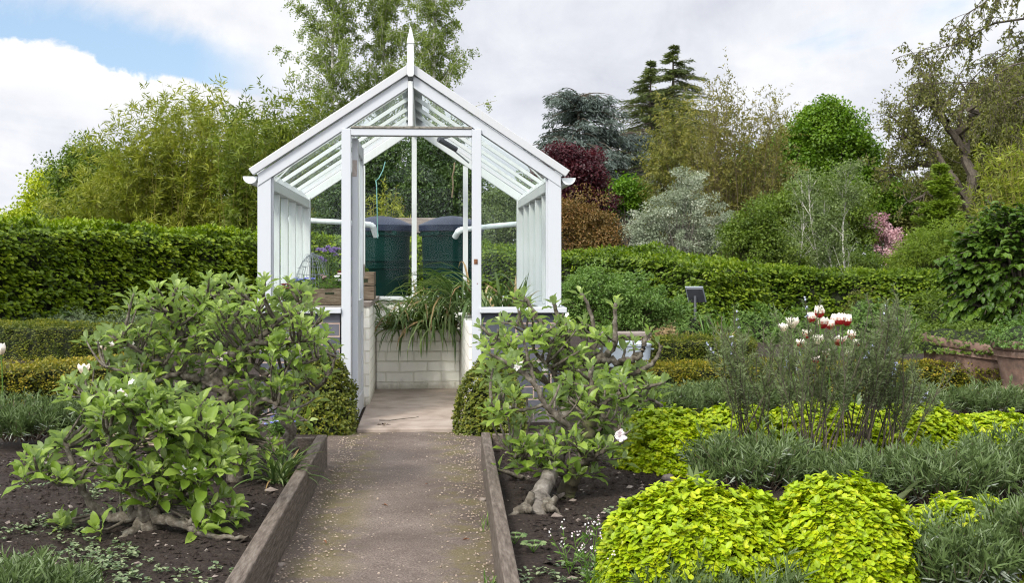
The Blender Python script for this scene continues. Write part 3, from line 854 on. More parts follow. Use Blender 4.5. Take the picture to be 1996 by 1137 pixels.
def crate(loc, rz, w, d, h, label, nb=2):
    t = thing('wooden_crate', label, 'crate', loc, rz, 'old wooden crates')
    hh = h / nb
    for k in range(nb):
        for (a, b) in (((-w / 2, -d / 2, k * hh + .002), (w / 2, -d / 2 + .012, (k + 1) * hh - .004)), ((-w / 2, d / 2 - .012, k * hh + .002), (w / 2, d / 2, (k + 1) * hh - .004))):
            mb = MB(); box(mb, a, b); bevel(mb.build('board', M['crate_wood'], t, local=True), .003)
        for sx in (-1, 1):
            a = (min(sx * (w / 2 - .001), sx * (w / 2 - .014)), -d / 2 + .0125, k * hh + .003); b = (max(sx * (w / 2 - .001), sx * (w / 2 - .014)), d / 2 - .0125, (k + 1) * hh - .005)
            mb = MB(); box(mb, a, b); bevel(mb.build('board', M['crate_wood'], t, local=True), .003)
    mb = MB(); grid(mb, -w / 2 + .015, w / 2 - .015, -d / 2 + .014, d / 2 - .014, 12, 8, lambda x, y: soil_z(x, y, h - .02, .012)); mb.build('compost', M['soil'], t, local=True)
    mb = MB(); box(mb, (-.03, -d / 2 - .002, h * .62), (.03, -d / 2 - .0005, h * .74)); mb.build('slot_shade', M['core'], t, local=True)  # raised near-black plate stands in for the shade inside a handle slot
    return t


c1 = LW(-.535, .36, .759); crate(c1, TH, .235, .16, .115, 'old brown wooden crate with handle slot in the left front window', 1)
c1b = LW(-.735, .40, .759); crate(c1b, TH + .1, .15, .20, .095, 'dark wooden crate end beside the brown crate in the left window', 1)
c2 = LW(-.365, 1.55, .760); crate(c2, TH, .155, .30, .215, 'two board wooden crate on the bench edge seen through the door', 2)

# flowers in the crates -------------------------------------------------
def chives(center, label):
    t = thing('chive_plant', label, 'plant', center)
    n = 46; b = center + np.stack([rnd(n, -.10, .10), rnd(n, -.06, .06), np.zeros(n)], -1)
    H = rnd(n, .16, .27)
    S = grow(b, np.stack([rnd(n, -.25, .25), rnd(n, -.25, .25), np.ones(n)], -1), H, 5, 0, .12)
    mb = MB(); tubes(mb, S, np.full((n, 5), .0018), 4, tint=rnd(n)); mb.build('stems', M['grass'], t)
    mb = MB(); pk = S[:14, -1] + np.array([0, 0, .02])
    for p in pk:
        q = rdir(60); q[:, 2] = np.abs(q[:, 2]) * .8 - .15 * (q[:, 2] < 0)
        leaves(mb, np.repeat(p[None], 60, 0), q, rdir(60), .022, .007, DIA, rnd(60))
    mb.build('flower_heads', M['mauve_petal'], t)
    return t


chives(LW(-.52, .50, .87), 'chives with round mauve flower heads behind the front crate')


def bushy(name, label, cat, center, r, h, n, L, Wd, mat, flowers=None, tm=DIA, stems=True):
    t = thing(name, label, cat, center)
    b = center + np.stack([rnd(n, -.35, .35) * r, rnd(n, -.35, .35) * r, np.zeros(n)], -1)
    d = np.stack([rng.normal(size=n) * .6 * r / max(h, .01), rng.normal(size=n) * .6 * r / max(h, .01), np.ones(n)], -1)
    S = grow(b, d, h * rnd(n, .55, 1.05), 5, .1, .25)
    if stems:
        mb = MB(); tubes(mb, S, np.full((n, 5), .0016) * np.linspace(1.3, .6, 5), 3); mb.build('stems', M['twig'], t)
    mb = MB(); stem_leaves(mb, S, 14, L, Wd, out=1.1, grav=.1, tm=tm); mb.build('leaves', M[mat], t)
    if flowers:
        fm, nf, fr = flowers
        k = rng.choice(n, nf, replace=nf > n)
        for p in S[k, -1] + np.array([0, 0, .005]):
            mb = MB(); a = np.arange(6) / 6 * 6.283 + rnd(1)
            ax = np.stack([np.cos(a), np.sin(a) - .4, np.full(6, .55)], -1)
            leaves(mb, np.repeat(p[None], 6, 0), ax, np.array([[0, -.6, .8]]).repeat(6, 0), fr, fr * .85, OVAL, rnd(6)); mb.build('flower', M[fm], t)
    return t


bushy('pansy', 'dark red pansies at the left corner of the front window', 'flower', LW(-.80, .27, .77), .10, .13, 10, .03, .018, 'herb', ('dark_red_petal', 9, .026), OVAL)
bushy('cornflower', 'blue flowers with fine silvery foliage in the dark crate', 'flower', LW(-.70, .34, .85), .10, .11, 22, .026, .004, 'lavender', ('blue_petal', 7, .019))
bushy('primula', 'pink flowers among the leaves above the brown crate', 'flower', LW(-.585, .38, .865), .06, .10, 10, .028, .014, 'herb', ('blossom_pink', 4, .016), OVAL)
bushy('pansy', 'white and red pansy at the right end of the brown crate', 'flower', LW(-.475, .34, .865), .06, .09, 9, .03, .016, 'herb', ('white_petal', 3, .024), OVAL)
bushy('pansy', 'dark red pansy flowering against the left door jamb', 'flower', LW(-.465, .42, .88), .03, .11, 6, .03, .016, 'herb', ('dark_red_petal', 3, .022), OVAL)
bushy('leafy_plant', 'broad leaved green plant behind the blue flowers', 'plant', LW(-.74, .62, .76), .16, .18, 14, .07, .055, 'vivid', None, OVAL)
bushy('leafy_plant', 'feathery green herb tuft spilling over the crate with the slot', 'plant', LW(-.545, .33, .86), .10, .06, 40, .02, .005, 'grass')
bushy('leafy_plant', 'small leafy plant on top of the crate by the door', 'plant', LW(-.40, 1.50, .96), .08, .05, 12, .03, .018, 'midgreen', None, OVAL)
# wire cloche
t = thing('wire_cloche', 'dome of crumpled wire netting over the window plants', 'cloche', LW(-.665, .48, .86))
mb = MB(); c0 = LW(-.665, .48, .86)
for k in range(15):
    a = k / 15 * math.pi; aa = np.linspace(0, math.pi, 9)
    pts = np.stack([np.cos(aa) * .115 * math.cos(a), np.cos(aa) * .115 * math.sin(a), np.sin(aa) * .24], -1) + c0 + rng.normal(size=(9, 3)) * .006
    tubes(mb, pts, np.full(9, .0013), 4)
for zz in (.05, .10, .15, .19, .22):
    rr = .115 * math.sqrt(max(0, 1 - (zz / .24) ** 2)); aa = np.linspace(0, 2 * math.pi, 17)
    tubes(mb, np.stack([rr * np.cos(aa), rr * np.sin(aa), np.full(17, zz)], -1) + c0 + rng.normal(size=(17, 3)) * .005, np.full(17, .0013), 4)
mb.build('netting', M['wire'], t)

# agapanthus and other strap-leaved plants
def strap_plant(label, center, n, L, W_, spread, el=(.7, 1.4), bend=(1.4, 2.6), az=None, dry=.08, mat='strap', name='strap_leaved_plant', cat='plant', group=None, k=8):
    t = thing(name, label, cat, center, group=group)
    def go(n, mat, nm):
        b = np.asarray(center) + np.stack([rnd(n, -spread, spread), rnd(n, -spread, spread), np.zeros(n)], -1)
        A = rnd(n, 0, 6.283) if az is None else rng.normal(size=n) * az[1] + az[0]
        mb = MB(); straps(mb, b, A, rnd(n, *el), L * rnd(n, .55, 1.1), W_ * rnd(n, .7, 1.2), rnd(n, *bend), k=k, tint=rnd(n), twist=rng.uniform(-.6, .6)); mb.build(nm, M[mat], t)
    go(n, mat, 'leaves')
    if dry: go(max(3, int(n * dry)), 'strap_dry', 'dry_leaves')
    return t


strap_plant('strap leaved plant spilling over the left of the white brick planter', LW(-.16, 2.20, .49), 55, .55, .018, .07, el=(.2, 1.25), bend=(1.9, 3.2), az=(-1.5, 1.1), group='strap leaved plants in the planter')
strap_plant('strap leaved plant arching over the middle of the white brick planter', LW(.06, 2.20, .49), 70, .62, .022, .07, el=(.2, 1.25), bend=(1.9, 3.3), az=(-1.5, 1.0), dry=.14, group='strap leaved plants in the planter')
strap_plant('dense strap leaved plant cascading down the right side of the planter', LW(.27, 2.20, .50), 95, .72, .021, .08, el=(.3, 1.35), bend=(2.1, 3.4), az=(-1.6, 1.0), dry=.10, group='strap leaved plants in the planter')
strap_plant('drooping strap leaved plant hanging from the right bench edge inside the door', LW(.45, 1.55, .66), 110, .70, .018, .15, el=(.5, 1.3), bend=(2.2, 3.3), az=(3.4, .75), dry=.07, group='strap leaved plants in the planter')
strap_plant('few tall upright strap leaves rising from the white brick planter', LW(.05, 2.33, .48), 9, .55, .018, .16, el=(1.15, 1.45), bend=(.1, .7), az=(-1.5, 2.0), dry=.2)
strap_plant('thin drooping leaves hanging below the crate by the door', LW(-.33, 1.75, .70), 26, .36, .010, .05, el=(.0, .6), bend=(1.2, 2.4), az=(-.6, .8), dry=.1)
strap_plant('tall upright leaves behind the right front window of the greenhouse', LW(.66, .33, .665), 30, .32, .020, .09, el=(1.0, 1.5), bend=(.3, 1.5), dry=.35)
strap_plant('small green leaves beside the right jamb behind the window', LW(.52, .36, .665), 26, .26, .016, .06, el=(.8, 1.5), bend=(.4, 1.6), dry=.2)
strap_plant('single long leaf leaning up the right window of the greenhouse', LW(.70, .30, .665), 4, .42, .022, .02, el=(1.1, 1.35), bend=(-.5, -.2), az=(.1, .2), dry=0)

# ------------------------------------------------------------------ water butts and pipes behind the back glass
def butt(px, Y, label):
    c = P(px, 515, Y); c[2] = 0.0
    t = thing('water_butt', label, 'water butt', c, group='green water butts behind the greenhouse')
    R = 62 / F * Y
    pr = [(.0, .20), (R * .80, .20), (R * .82, .24), (R * .845, .62)]
    for z in (.66, .98, 1.05):
        r = R * (.82 + .11 * (z - .24) / 1.0)
        pr += [(r, z), (r + .010, z + .006), (r + .010, z + .018), (r, z + .024)]
    pr += [(R * .935, 1.29), (R * .985, 1.295), (R * .99, 1.355)]
    mb = MB(); lathe(mb, pr, 48, c); mb.build('barrel', M['butt_green'], t, smooth=True).modifiers.new('e', 'EDGE_SPLIT').split_angle = math.radians(40)
    mb = MB(); lathe(mb, [(R * .975, 1.335), (R * 1.03, 1.337), (R * 1.035, 1.392), (R * .99, 1.402), (R * .6, 1.452), (R * .30, 1.476), (.02, 1.482), (.0, 1.482)], 48, c)
    mb.build('lid', M['butt_lid'], t, smooth=True).modifiers.new('e', 'EDGE_SPLIT').split_angle = math.radians(35)
    mb = MB(); box(mb, (c[0] - .26, c[1] - .26, 0), (c[0] + .26, c[1] + .26, .198)); mb.build('plinth', M['concrete'], t)
    mb = MB(); tubes(mb, [[c + np.array([-.12 if px > 800 else .16, -R * .93, 1.315]), c + np.array([-.12 if px > 800 else .16, -R * 1.0, 1.315])]], [[.022, .024]], 12, cap=True); mb.build('inlet_cap', M['butt_green'], t)
    return t


butt(741, 11.75, 'left dark green water butt with blue black domed lid')
butt(880, 11.75, 'right dark green water butt with blue black domed lid')


def pipe(label, pts, Y):
    q = np.array([P(x, y, yy) for x, y, yy in pts]); t = thing('drain_pipe', label, 'pipe', q[0], group='white rainwater pipes behind the greenhouse')
    mb = MB(); tubes(mb, q[:3], np.full(3, .023), 14, cap=True); mb.build('pipe', M['pvc'], t, smooth=False)
    mb = MB(); e = np.concatenate([q[2:3] + (q[1:2] - q[2:3]) * .25, q[2:3] + (q[1] - q[2]) * .1, q[2:3] + np.array([[0, 0, -.012]]), q[3:]]); tubes(mb, e, np.array([.028, .028, .028, .027]), 14, cap=True); mb.build('elbow', M['pvc'], t)


pipe('white rain pipe sloping to the left water butt', [(560, 428, 11.0), (660, 433, 11.1), (727, 439, 11.2), (733, 461, 11.25)], 11)
pipe('white rain pipe sloping to the right water butt', [(1060, 432, 11.1), (960, 441, 11.1), (893, 449, 11.15), (887, 462, 11.2)], 11)
mb = MB(); box(mb, (-.36, 4.05, 1.33), (.30, 4.14, 1.475)); o = mb.build('support_beam', M['bench_wood']); o.location = GO; o.rotation_euler = (0, 0, TH); bevel(o, .006)
tag(o, 'weathered wooden rail behind the two water butts', 'rail')
# ------------------------------------------------------------------ hedges and trees
def hedge(name, label, pts, thick, n, L, Wd, mat, amp=.07, core='core', cat='hedge', round_end=0.0, back=.25, group=None, spray=9):
    """pts: [(x, y, ztop)] along the front face (viewer side); leaves sit in a shell round a twiggy core"""
    pts = np.array(pts, float); seg = np.linalg.norm(np.diff(pts[:, :2], axis=0), axis=1); cum = np.concatenate([[0], np.cumsum(seg)]); S = cum[-1]
    t = thing(name, label, cat, (pts[0, 0], pts[0, 1], 0), group=group)

    def at(s):
        x = np.interp(s, cum, pts[:, 0]); y = np.interp(s, cum, pts[:, 1]); z = np.interp(s, cum, pts[:, 2])
        e = .05
        dx = np.interp(np.minimum(s + e, S), cum, pts[:, 0]) - np.interp(np.maximum(s - e, 0), cum, pts[:, 0])
        dy = np.interp(np.minimum(s + e, S), cum, pts[:, 1]) - np.interp(np.maximum(s - e, 0), cum, pts[:, 1])
        d = nrm(np.stack([dx, dy], -1)); nr = np.stack([d[:, 1], -d[:, 0]], -1)     # towards the viewer
        if round_end: z = z - round_end * np.clip(1 - (S - s) / (round_end * 1.6), 0, 1) ** 2
        return x, y, z, d, nr
    hm = pts[:, 2].mean()
    wts = np.array([hm, thick, hm * back, thick * hm / S, thick * hm / S]); cnt = (n * wts / wts.sum()).astype(int)
    mb = MB()
    for face, k in enumerate(cnt):
        k = max(k // spray, 1) * spray; s = np.repeat(rnd(k // spray, 0, S), spray); q = np.repeat(rnd(k // spray), spray); dep = np.repeat(rnd(k // spray, -1.2, .7), spray); ts = np.repeat(rng.normal(size=k // spray) * .20, spray)
        s = np.clip(s + rng.normal(size=k) * L * 1.1, 0, S); q = np.clip(q + rng.normal(size=k) * L * (.45 if L > .05 else 1.0) / hm, 0, 1)
        if face >= 3: s = np.full(k, 0.0 if face == 3 else S)
        x, y, z, d, nr = at(s)
        o3 = np.stack([nr[:, 0], nr[:, 1], np.zeros(k)], -1); d3 = np.stack([d[:, 0], d[:, 1], np.zeros(k)], -1); up = np.array([[0, 0, 1.0]])
        base = np.stack([x, y, np.zeros(k)], -1)
        if face == 0: p = base + up * (z * q ** .9)[:, None]; out = o3
        elif face == 1: p = base - o3 * (thick * q)[:, None] + up * z[:, None]; out = np.repeat(up, k, 0)
        elif face == 2: p = base - o3 * thick + up * (z * q)[:, None]; out = -o3
        else: p = base - o3 * (thick * rnd(k))[:, None] + up * (z * q)[:, None]; out = d3 * (1 if face == 4 else -1)
        rr = amp * (sn(p, .9 / amp * .12, 0) * .8 + sn(p, .9 / amp * .4, 1) * .6)
        # leaves sit in little tiers: pull points towards layered sprays
        p = p + out * rr[:, None] + out * (amp * (dep + rnd(k, -.3, .3)))[:, None]
        ax = nrm(out * .75 + d3 * (rnd(k, -1, 1))[:, None] + up * rnd(k, -.55, .25)[:, None])
        nm = nrm(up * .6 + out * .85 + rdir(k) * .45)
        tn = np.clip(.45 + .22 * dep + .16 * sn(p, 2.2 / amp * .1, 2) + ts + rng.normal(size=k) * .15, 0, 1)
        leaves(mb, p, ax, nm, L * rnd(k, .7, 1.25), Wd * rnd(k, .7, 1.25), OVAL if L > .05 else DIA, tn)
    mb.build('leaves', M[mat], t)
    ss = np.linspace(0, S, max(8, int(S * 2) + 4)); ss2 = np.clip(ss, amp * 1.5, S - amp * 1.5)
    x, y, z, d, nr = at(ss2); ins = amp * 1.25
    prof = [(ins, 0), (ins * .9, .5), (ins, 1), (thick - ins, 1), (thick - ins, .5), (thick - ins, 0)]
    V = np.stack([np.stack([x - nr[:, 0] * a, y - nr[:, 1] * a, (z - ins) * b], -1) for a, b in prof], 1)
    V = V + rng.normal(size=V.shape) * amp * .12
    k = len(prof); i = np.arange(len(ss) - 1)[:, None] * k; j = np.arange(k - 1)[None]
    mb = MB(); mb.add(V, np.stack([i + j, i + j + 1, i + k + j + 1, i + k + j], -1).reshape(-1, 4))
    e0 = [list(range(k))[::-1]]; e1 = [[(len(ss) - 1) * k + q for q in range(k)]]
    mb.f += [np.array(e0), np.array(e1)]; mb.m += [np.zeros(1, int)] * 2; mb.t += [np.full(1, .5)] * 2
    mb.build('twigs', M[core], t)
    return t


def hp(lst):
    return [tuple(P(px, py, Y)) for px, py, Y in lst]


hedge('hornbeam_hedge', 'tall clipped bright green hornbeam hedge left of the greenhouse', hp([(-110, 441, 17.0), (150, 449, 19.0), (505, 463, 22.5), (850, 478, 24.0)]), 1.1, 52000, .075, .052, 'hornbeam', amp=.11)
hedge('hornbeam_hedge', 'clipped hornbeam hedge with a rounded end right of the greenhouse', hp([(855, 480, 23.4), (1095, 499, 22.0), (1250, 504, 20.5), (1390, 512, 19.3)]), 1.3, 42000, .060, .042, 'hornbeam_mid', amp=.11, round_end=.16)
hedge('hornbeam_hedge', 'farther darker hornbeam hedge behind the tulips', hp([(1385, 520, 21.5), (1640, 532, 21.0), (1960, 545, 20.0)]), 1.2, 36000, .058, .042, 'hornbeam_mid', amp=.12)


def lobe_tree(name, label, Y, lobes, trunk, nclump, cr, per, L, Wd, mat, bark='bark', tr=.12, cat='tree', tm=DIA, flat=.75, limbs=.6, tint=(0, 1), extra=None, inner=.45, up=.6, droop=.1, group=None, dY=.7):
    """crown made of leaf clumps spread through several lobes, each clump carried by its own limb"""
    lob = np.array(lobes, float); w = lob[:, 2] * lob[:, 3]; w = w / w.sum()
    base = P(trunk[0], 515, Y); base[2] = 0
    t = thing(name, label, cat, base, group=group)
    li = rng.choice(len(lob), nclump, p=w)
    d = rdir(nclump); r = rnd(nclump, inner ** 3, 1) ** (1 / 3)
    s = Y / F
    C = np.stack([(lob[li, 0] - CX) * s, np.full(nclump, Y), CH + (HY - lob[li, 1]) * s], -1)
    rx = lob[li, 2] * s; rz = lob[li, 3] * s
    C = C + d * r[:, None] * np.stack([np.maximum(rx - cr * .6, rx * .3), rx * dY, np.maximum(rz - cr * .6, rz * .3)], -1)
    C = C + rng.normal(size=C.shape) * cr * .45
    C[:, 2] = np.maximum(C[:, 2], .15)
    mb = MB(); clump_leaves(mb, C, cr * rnd(nclump, .5, 1.4), per, L, Wd, tm, flat, tint, 0, up=up, droop=droop)
    if extra: extra(mb, C)
    mb.build('crown', M[mat], t)
    top = C[:, 2].max(); cx = C[:, 0].mean()
    mt = MB(); zt = trunk[1] if len(trunk) > 1 else top * .72
    k = 7; tt = np.linspace(0, 1, k)
    tp = np.stack([base[0] + (cx - base[0]) * tt ** 1.5 + .02 * zt * np.sin(tt * 5), base[1] + .015 * zt * np.cos(tt * 4), zt * tt], -1)
    tubes(mt, tp, tr * (1 - .75 * tt), 7)
    sel = rng.random(nclump) < limbs
    E = C[sel]
    if len(E):
        hz = np.clip(E[:, 2] * rnd(len(E), .35, .75), .05 * zt, zt * .97) / zt
        B = np.stack([np.interp(hz, tt, tp[:, a]) for a in range(3)], -1)
        u = np.linspace(0, 1, 6)[None, :, None]
        mid = (B + E) / 2 + rng.normal(size=E.shape) * .06 * np.linalg.norm(E - B, axis=1)[:, None] + np.array([0, 0, .10]) * np.linalg.norm(E - B, axis=1)[:, None]
        Q = B[:, None] * (1 - u) ** 2 + 2 * mid[:, None] * u * (1 - u) + E[:, None] * u ** 2
        rad = np.maximum(tr * .32 * (1 - hz * .5), .006)[:, None] * np.linspace(1, .18, 6)[None]
        tubes(mt, Q, rad, 5)
    mt.build('trunk', M[bark], t)
    return t


def shoots(name, label, Y, outline, basespan, n, per, L, Wd, mat, bark, lean=.25, grav=.25, t0=.25, r0=.012, out=.8, cat='tree', wob=.25, depth=1.2, tint=(0, 1), hmin=.45, side=0, tm=DIA, group=None, lg=.15, basez=0.0):
    """many stems rising from a base span up to an outline [(px, py)], leaves along each"""
    ol = np.array(outline, float); x0, x1 = ol[0, 0], ol[-1, 0]
    base_c = P((basespan[0] + basespan[1]) / 2, 515, Y); base_c[2] = basez
    t = thing(name, label, cat, base_c, group=group)
    tx = rnd(n, x0, x1)                                   # where each tip ends up, in bearing
    f = (tx - x0) / (x1 - x0); bx = basespan[0] + (basespan[1] - basespan[0]) * np.clip(f + rng.normal(size=n) * .12, 0, 1)
    ty = np.interp(tx, ol[:, 0], ol[:, 1]); s = Y / F
    ztop = CH + (HY - ty) * s; h = (ztop - basez) * (hmin + (1 - hmin) * rnd(n) ** .6)
    tip = np.stack([(tx - CX) * s, Y + rnd(n, -depth, depth), basez + h], -1)
    b = np.stack([(bx - CX) * s, Y + rnd(n, -depth, depth) * .6, np.full(n, basez)], -1)
    k = 8; u = np.linspace(0, 1, k)[None, :, None]
    mid = b + (tip - b) * np.array([lean, lean, .62]) + rng.normal(size=(n, 3)) * .05 * h[:, None]
    S = b[:, None] * (1 - u) ** 2 + 2 * mid[:, None] * u * (1 - u) + tip[:, None] * u ** 2
    S[:, :, 2] -= (grav * .12 * h)[:, None] * np.clip(u[..., 0] - .7, 0, 1) ** 2 * 10 * rnd(n, 0, 1)[:, None]
    S += (np.cumsum(rng.normal(size=S.shape), 1) * wob * .02 * h[:, None, None])
    mb = MB(); tubes(mb, S, r0 * np.linspace(1, .25, k)[None] * rnd(n, .6, 1.2)[:, None], 4); mb.build('stems', M[bark], t)
    mb = MB()
    if side:
        p, tg, tq = along(S, side, max(t0, .2), .98)
        d = nrm(tg * .8 + rdir(len(p)) * .7 + np.array([0, 0, .2]))
        S2 = grow(p, d, rnd(len(p), .06, .16) * np.repeat(h, side), 5, .5, .3)
        stem_leaves(mb, S2, per, L, Wd, out, lg, .1, 1, tm, tint)
        stem_leaves(mb, S, per, L, Wd, out, lg, t0, 1, tm, tint)
    else:
        stem_leaves(mb, S, per, L, Wd, out, lg, t0, 1, tm, tint)
    mb.build('leaves', M[mat], t)
    return t


# --- far wood that closes the horizon
def far_wood():
    mb = MB(); n = 900
    px = rnd(n, -500, 2600); C = np.stack([(px - CX) / F * 85, 85 + rnd(n, 0, 14), np.zeros(n)], -1)
    top = np.where(px < 90, 3.2, np.where(px < 600, 4.2, np.where(px < 1750, 5.0, 7.5))) * (.8 + .35 * sn(C, .22, 3))
    C[:, 2] = rnd(n, .05, 1) * top
    clump_leaves(mb, C, 1.5, 70, .34, .24, DIA, .8)
    tag(mb.build('far_wood', M['dark_green']), 'dim mass of distant woodland closing the horizon', 'woodland', kind='stuff')


far_wood()
lobe_tree('yellow_tree', 'bright yellow green tree farthest left above the hedge', 62, [(100, 372, 42, 42), (85, 415, 42, 40), (122, 400, 30, 60)], (105, 6), 130, .75, 90, .20, .13, 'yellowgreen', tr=.2, cat='tree')
lobe_tree('yellow_shrub', 'low yellow green foliage at the left edge above the hedge', 58, [(-20, 435, 40, 22), (30, 436, 45, 20), (75, 442, 30, 24)], (25, 2), 90, .5, 80, .18, .12, 'yellowgreen', tr=.15, cat='tree')
lobe_tree('green_tree', 'rounded mid green tree between the yellow tree and the willowy shrubs', 48, [(165, 330, 52, 50), (215, 370, 60, 90), (140, 400, 55, 60), (190, 430, 70, 50)], (170, 5), 260, .7, 190, .12, .085, 'midgreen', tr=.22)
shoots('bamboo', 'large olive green bamboo clump behind the left hedge', 31,
       [(120, 400), (190, 270), (235, 250), (285, 225), (325, 155), (370, 190), (410, 170), (450, 165), (490, 200), (540, 240), (580, 300)], (220, 480), 360, 20, .19, .032, 'bamboo', 'cane', lean=.25, grav=.5, t0=.15, r0=.008, side=9, hmin=.35, wob=.4, depth=2.0, tint=(.2, 1))
shoots('bamboo', 'darker bamboo clump close against the greenhouse roof', 28.5,
       [(440, 260), (480, 200), (520, 165), (555, 160), (590, 180), (630, 210), (665, 280)], (470, 610), 200, 20, .15, .036, 'bamboo_dark', 'cane', lean=.25, grav=.4, t0=.1, r0=.008, side=9, hmin=.3, depth=1.5, wob=.4)


def birch(label, px, Y, top_py, spread, nl=34, lo=.25, group='tall birches behind the greenhouse', leaf=.047, per=36, lean=0.0, mat='birch'):
    b = P(px, 515, Y); b[2] = 0; zt = CH + (HY - top_py) / F * Y; s = Y / F
    t = thing('birch_tree', label, 'tree', b, group=group)
    k = 9; u = np.linspace(0, 1, k)
    tp = np.stack([b[0] + lean * s * u + .05 * np.sin(u * 7), b[1] + .05 * np.cos(u * 6), zt * u], -1)
    mt = MB(); tubes(mt, tp, .085 * (1 - .9 * u), 8)
    q = np.sort(rnd(nl, lo, .98)); B = np.stack([np.interp(q, u, tp[:, a]) for a in range(3)], -1)
    az = np.arange(nl) * 2.39996 + rnd(nl, 0, .9); LL = spread * s * (1.25 - .55 * q) * rnd(nl, .6, 1.25)
    d = np.stack([np.cos(az) * .75, np.sin(az) * .75, rnd(nl, .7, 1.5)], -1)
    S = grow(B, d, LL, 7, .45, .18); tubes(mt, S, .022 * (1.15 - q)[:, None] * np.linspace(1, .2, 7)[None] + .003, 5)
    p, tg, tt = along(S, 17, .10, 1); n = len(p)
    d2 = nrm(tg * .6 + rdir(n) * .8); S2 = grow(p, d2, rnd(n, .18, .55) * spread * s * .55, 6, 1.9, .35)
    tubes(mt, S2, np.full((n, 6), .0035), 3); mt.build('trunk', M['birch_bark'], t)
    mb = MB(); stem_leaves(mb, S2, per, leaf, leaf * .75, 1.0, .5, .05, 1, jit=.03); stem_leaves(mb, S, 22, leaf, leaf * .75, 1.0, .4, .2, 1, jit=.06)
    mb.build('crown', M[mat], t)
    return t


birch('left birch with pale yellowish trunk rising above the greenhouse', 652, 30, -90, 120, 64, .28)
birch('middle birch directly behind the greenhouse finial', 752, 31, -120, 115, 60, .28)
birch('right birch whose hanging twigs reach farthest right over the roof', 850, 30, -110, 118, 68, .26)
# shrubs and bamboo behind the back glass
lobe_tree('evergreen_shrub', 'dark leafy evergreen seen through the left back glass', 26.5, [(690, 400, 70, 90), (740, 340, 70, 80), (660, 440, 60, 60)], (700, 1.4), 150, .34, 150, .075, .05, 'dark_green', tr=.06, cat='shrub')
lobe_tree('evergreen_shrub', 'broad dark evergreen behind the middle of the back glass', 26, [(840, 340, 85, 90), (890, 400, 80, 90), (800, 430, 70, 60)], (850, 1.6), 200, .34, 160, .07, .045, 'dark_green', tr=.06, cat='shrub')
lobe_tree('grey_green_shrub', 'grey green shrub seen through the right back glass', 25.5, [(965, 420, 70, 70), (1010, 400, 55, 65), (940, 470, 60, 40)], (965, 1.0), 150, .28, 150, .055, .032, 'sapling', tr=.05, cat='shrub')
shoots('bamboo', 'small yellowish bamboo seen through the left back pane', 25.2, [(690, 420), (730, 365), (770, 350), (810, 400)], (720, 770), 40, 18, .12, .022, 'bamboo', 'cane', grav=.8, t0=.2, side=3, tint=(.4, 1), depth=.6)


# --- conifers
def cedar(label, Y, px, top_py, base_py, prof, nb, mat, bark='bark', droop=.0, per=230, L=.16, Wd=.05, rise=.25, group=None, trunk_r=.3, lean=0.0, name='cedar_tree', tier=11, lat_w=.26, bias=.86):
    s = Y / F; b = P(px, 515, Y); b[2] = 0; zt = CH + (HY - top_py) * s
    t = thing(name, label, 'tree', b, group=group)
    u = np.linspace(0, 1, 9); tp = np.stack([b[0] + lean * s * u ** 2, np.full(9, b[1]), zt * u], -1)
    mt = MB(); tubes(mt, tp, trunk_r * (1 - .93 * u), 8)
    tiers = np.linspace(0, 1, tier); ti = (rnd(nb) ** bias * tier * .999).astype(int)
    py = top_py + (base_py - top_py) * np.clip(tiers[ti] + rng.normal(size=nb) * .022, .015, 1)
    z = CH + (HY - py) * s; B = np.stack([np.interp(z / zt, u, tp[:, a]) for a in range(3)], -1)
    pr = np.array(prof, float); fr = (py - top_py) / (base_py - top_py); LL = np.interp(fr, pr[:, 0], pr[:, 1]) * s * rnd(nb, .40, 1.15)
    az = rnd(nb, 0, 6.283); d = np.stack([np.cos(az), np.sin(az), rnd(nb, .3, 1.3) * rise], -1)
    S = grow(B, d, LL, 8, .25 + droop, .12); tubes(mt, S, (.02 + .035 * LL / LL.max())[:, None] * np.linspace(1, .15, 8)[None], 5)
    mt.build('trunk', M[bark], t)
    p, tg, tt = along(S, per, .12, 1.0); n = len(p)
    lat = nrm(np.cross(tg, np.array([[0, 0, 1.0]]))); ll = np.repeat(LL, per); sp = ll * lat_w * np.sqrt(np.clip(1.08 - tt, .05, 1)) * rng.choice([-1, 1], n) * rnd(n) ** .7
    # foliage gathers on side sprays rather than evenly
    sp = sp * (.35 + .65 * (sn(np.stack([tt * 9, np.repeat(az, per), np.repeat(z, per)], -1), 1.3, 1) > -.25))
    p = p + lat * sp[:, None] + np.array([0, 0, -1.0]) * (np.abs(sp) * (.18 + droop * .9) + rnd(n, 0, droop * .45))[:, None] + rng.normal(size=(n, 3)) * np.array([.06, .06, .035])
    ax = nrm(tg * .8 + lat * np.sign(sp)[:, None] * .7 + rdir(n) * .5 + np.array([0, 0, .1 - droop]))
    mb = MB(); leaves(mb, p, ax, nrm(rdir(n) * .7 + np.array([0, 0, .8])), L * rnd(n, .7, 1.3), Wd * rnd(n, .7, 1.3), DIA, np.clip(np.repeat(rnd(nb, .1, .9), per) * .5 + rnd(n) * .5, 0, 1))
    mb.build('needles', M[mat], t)
    return t


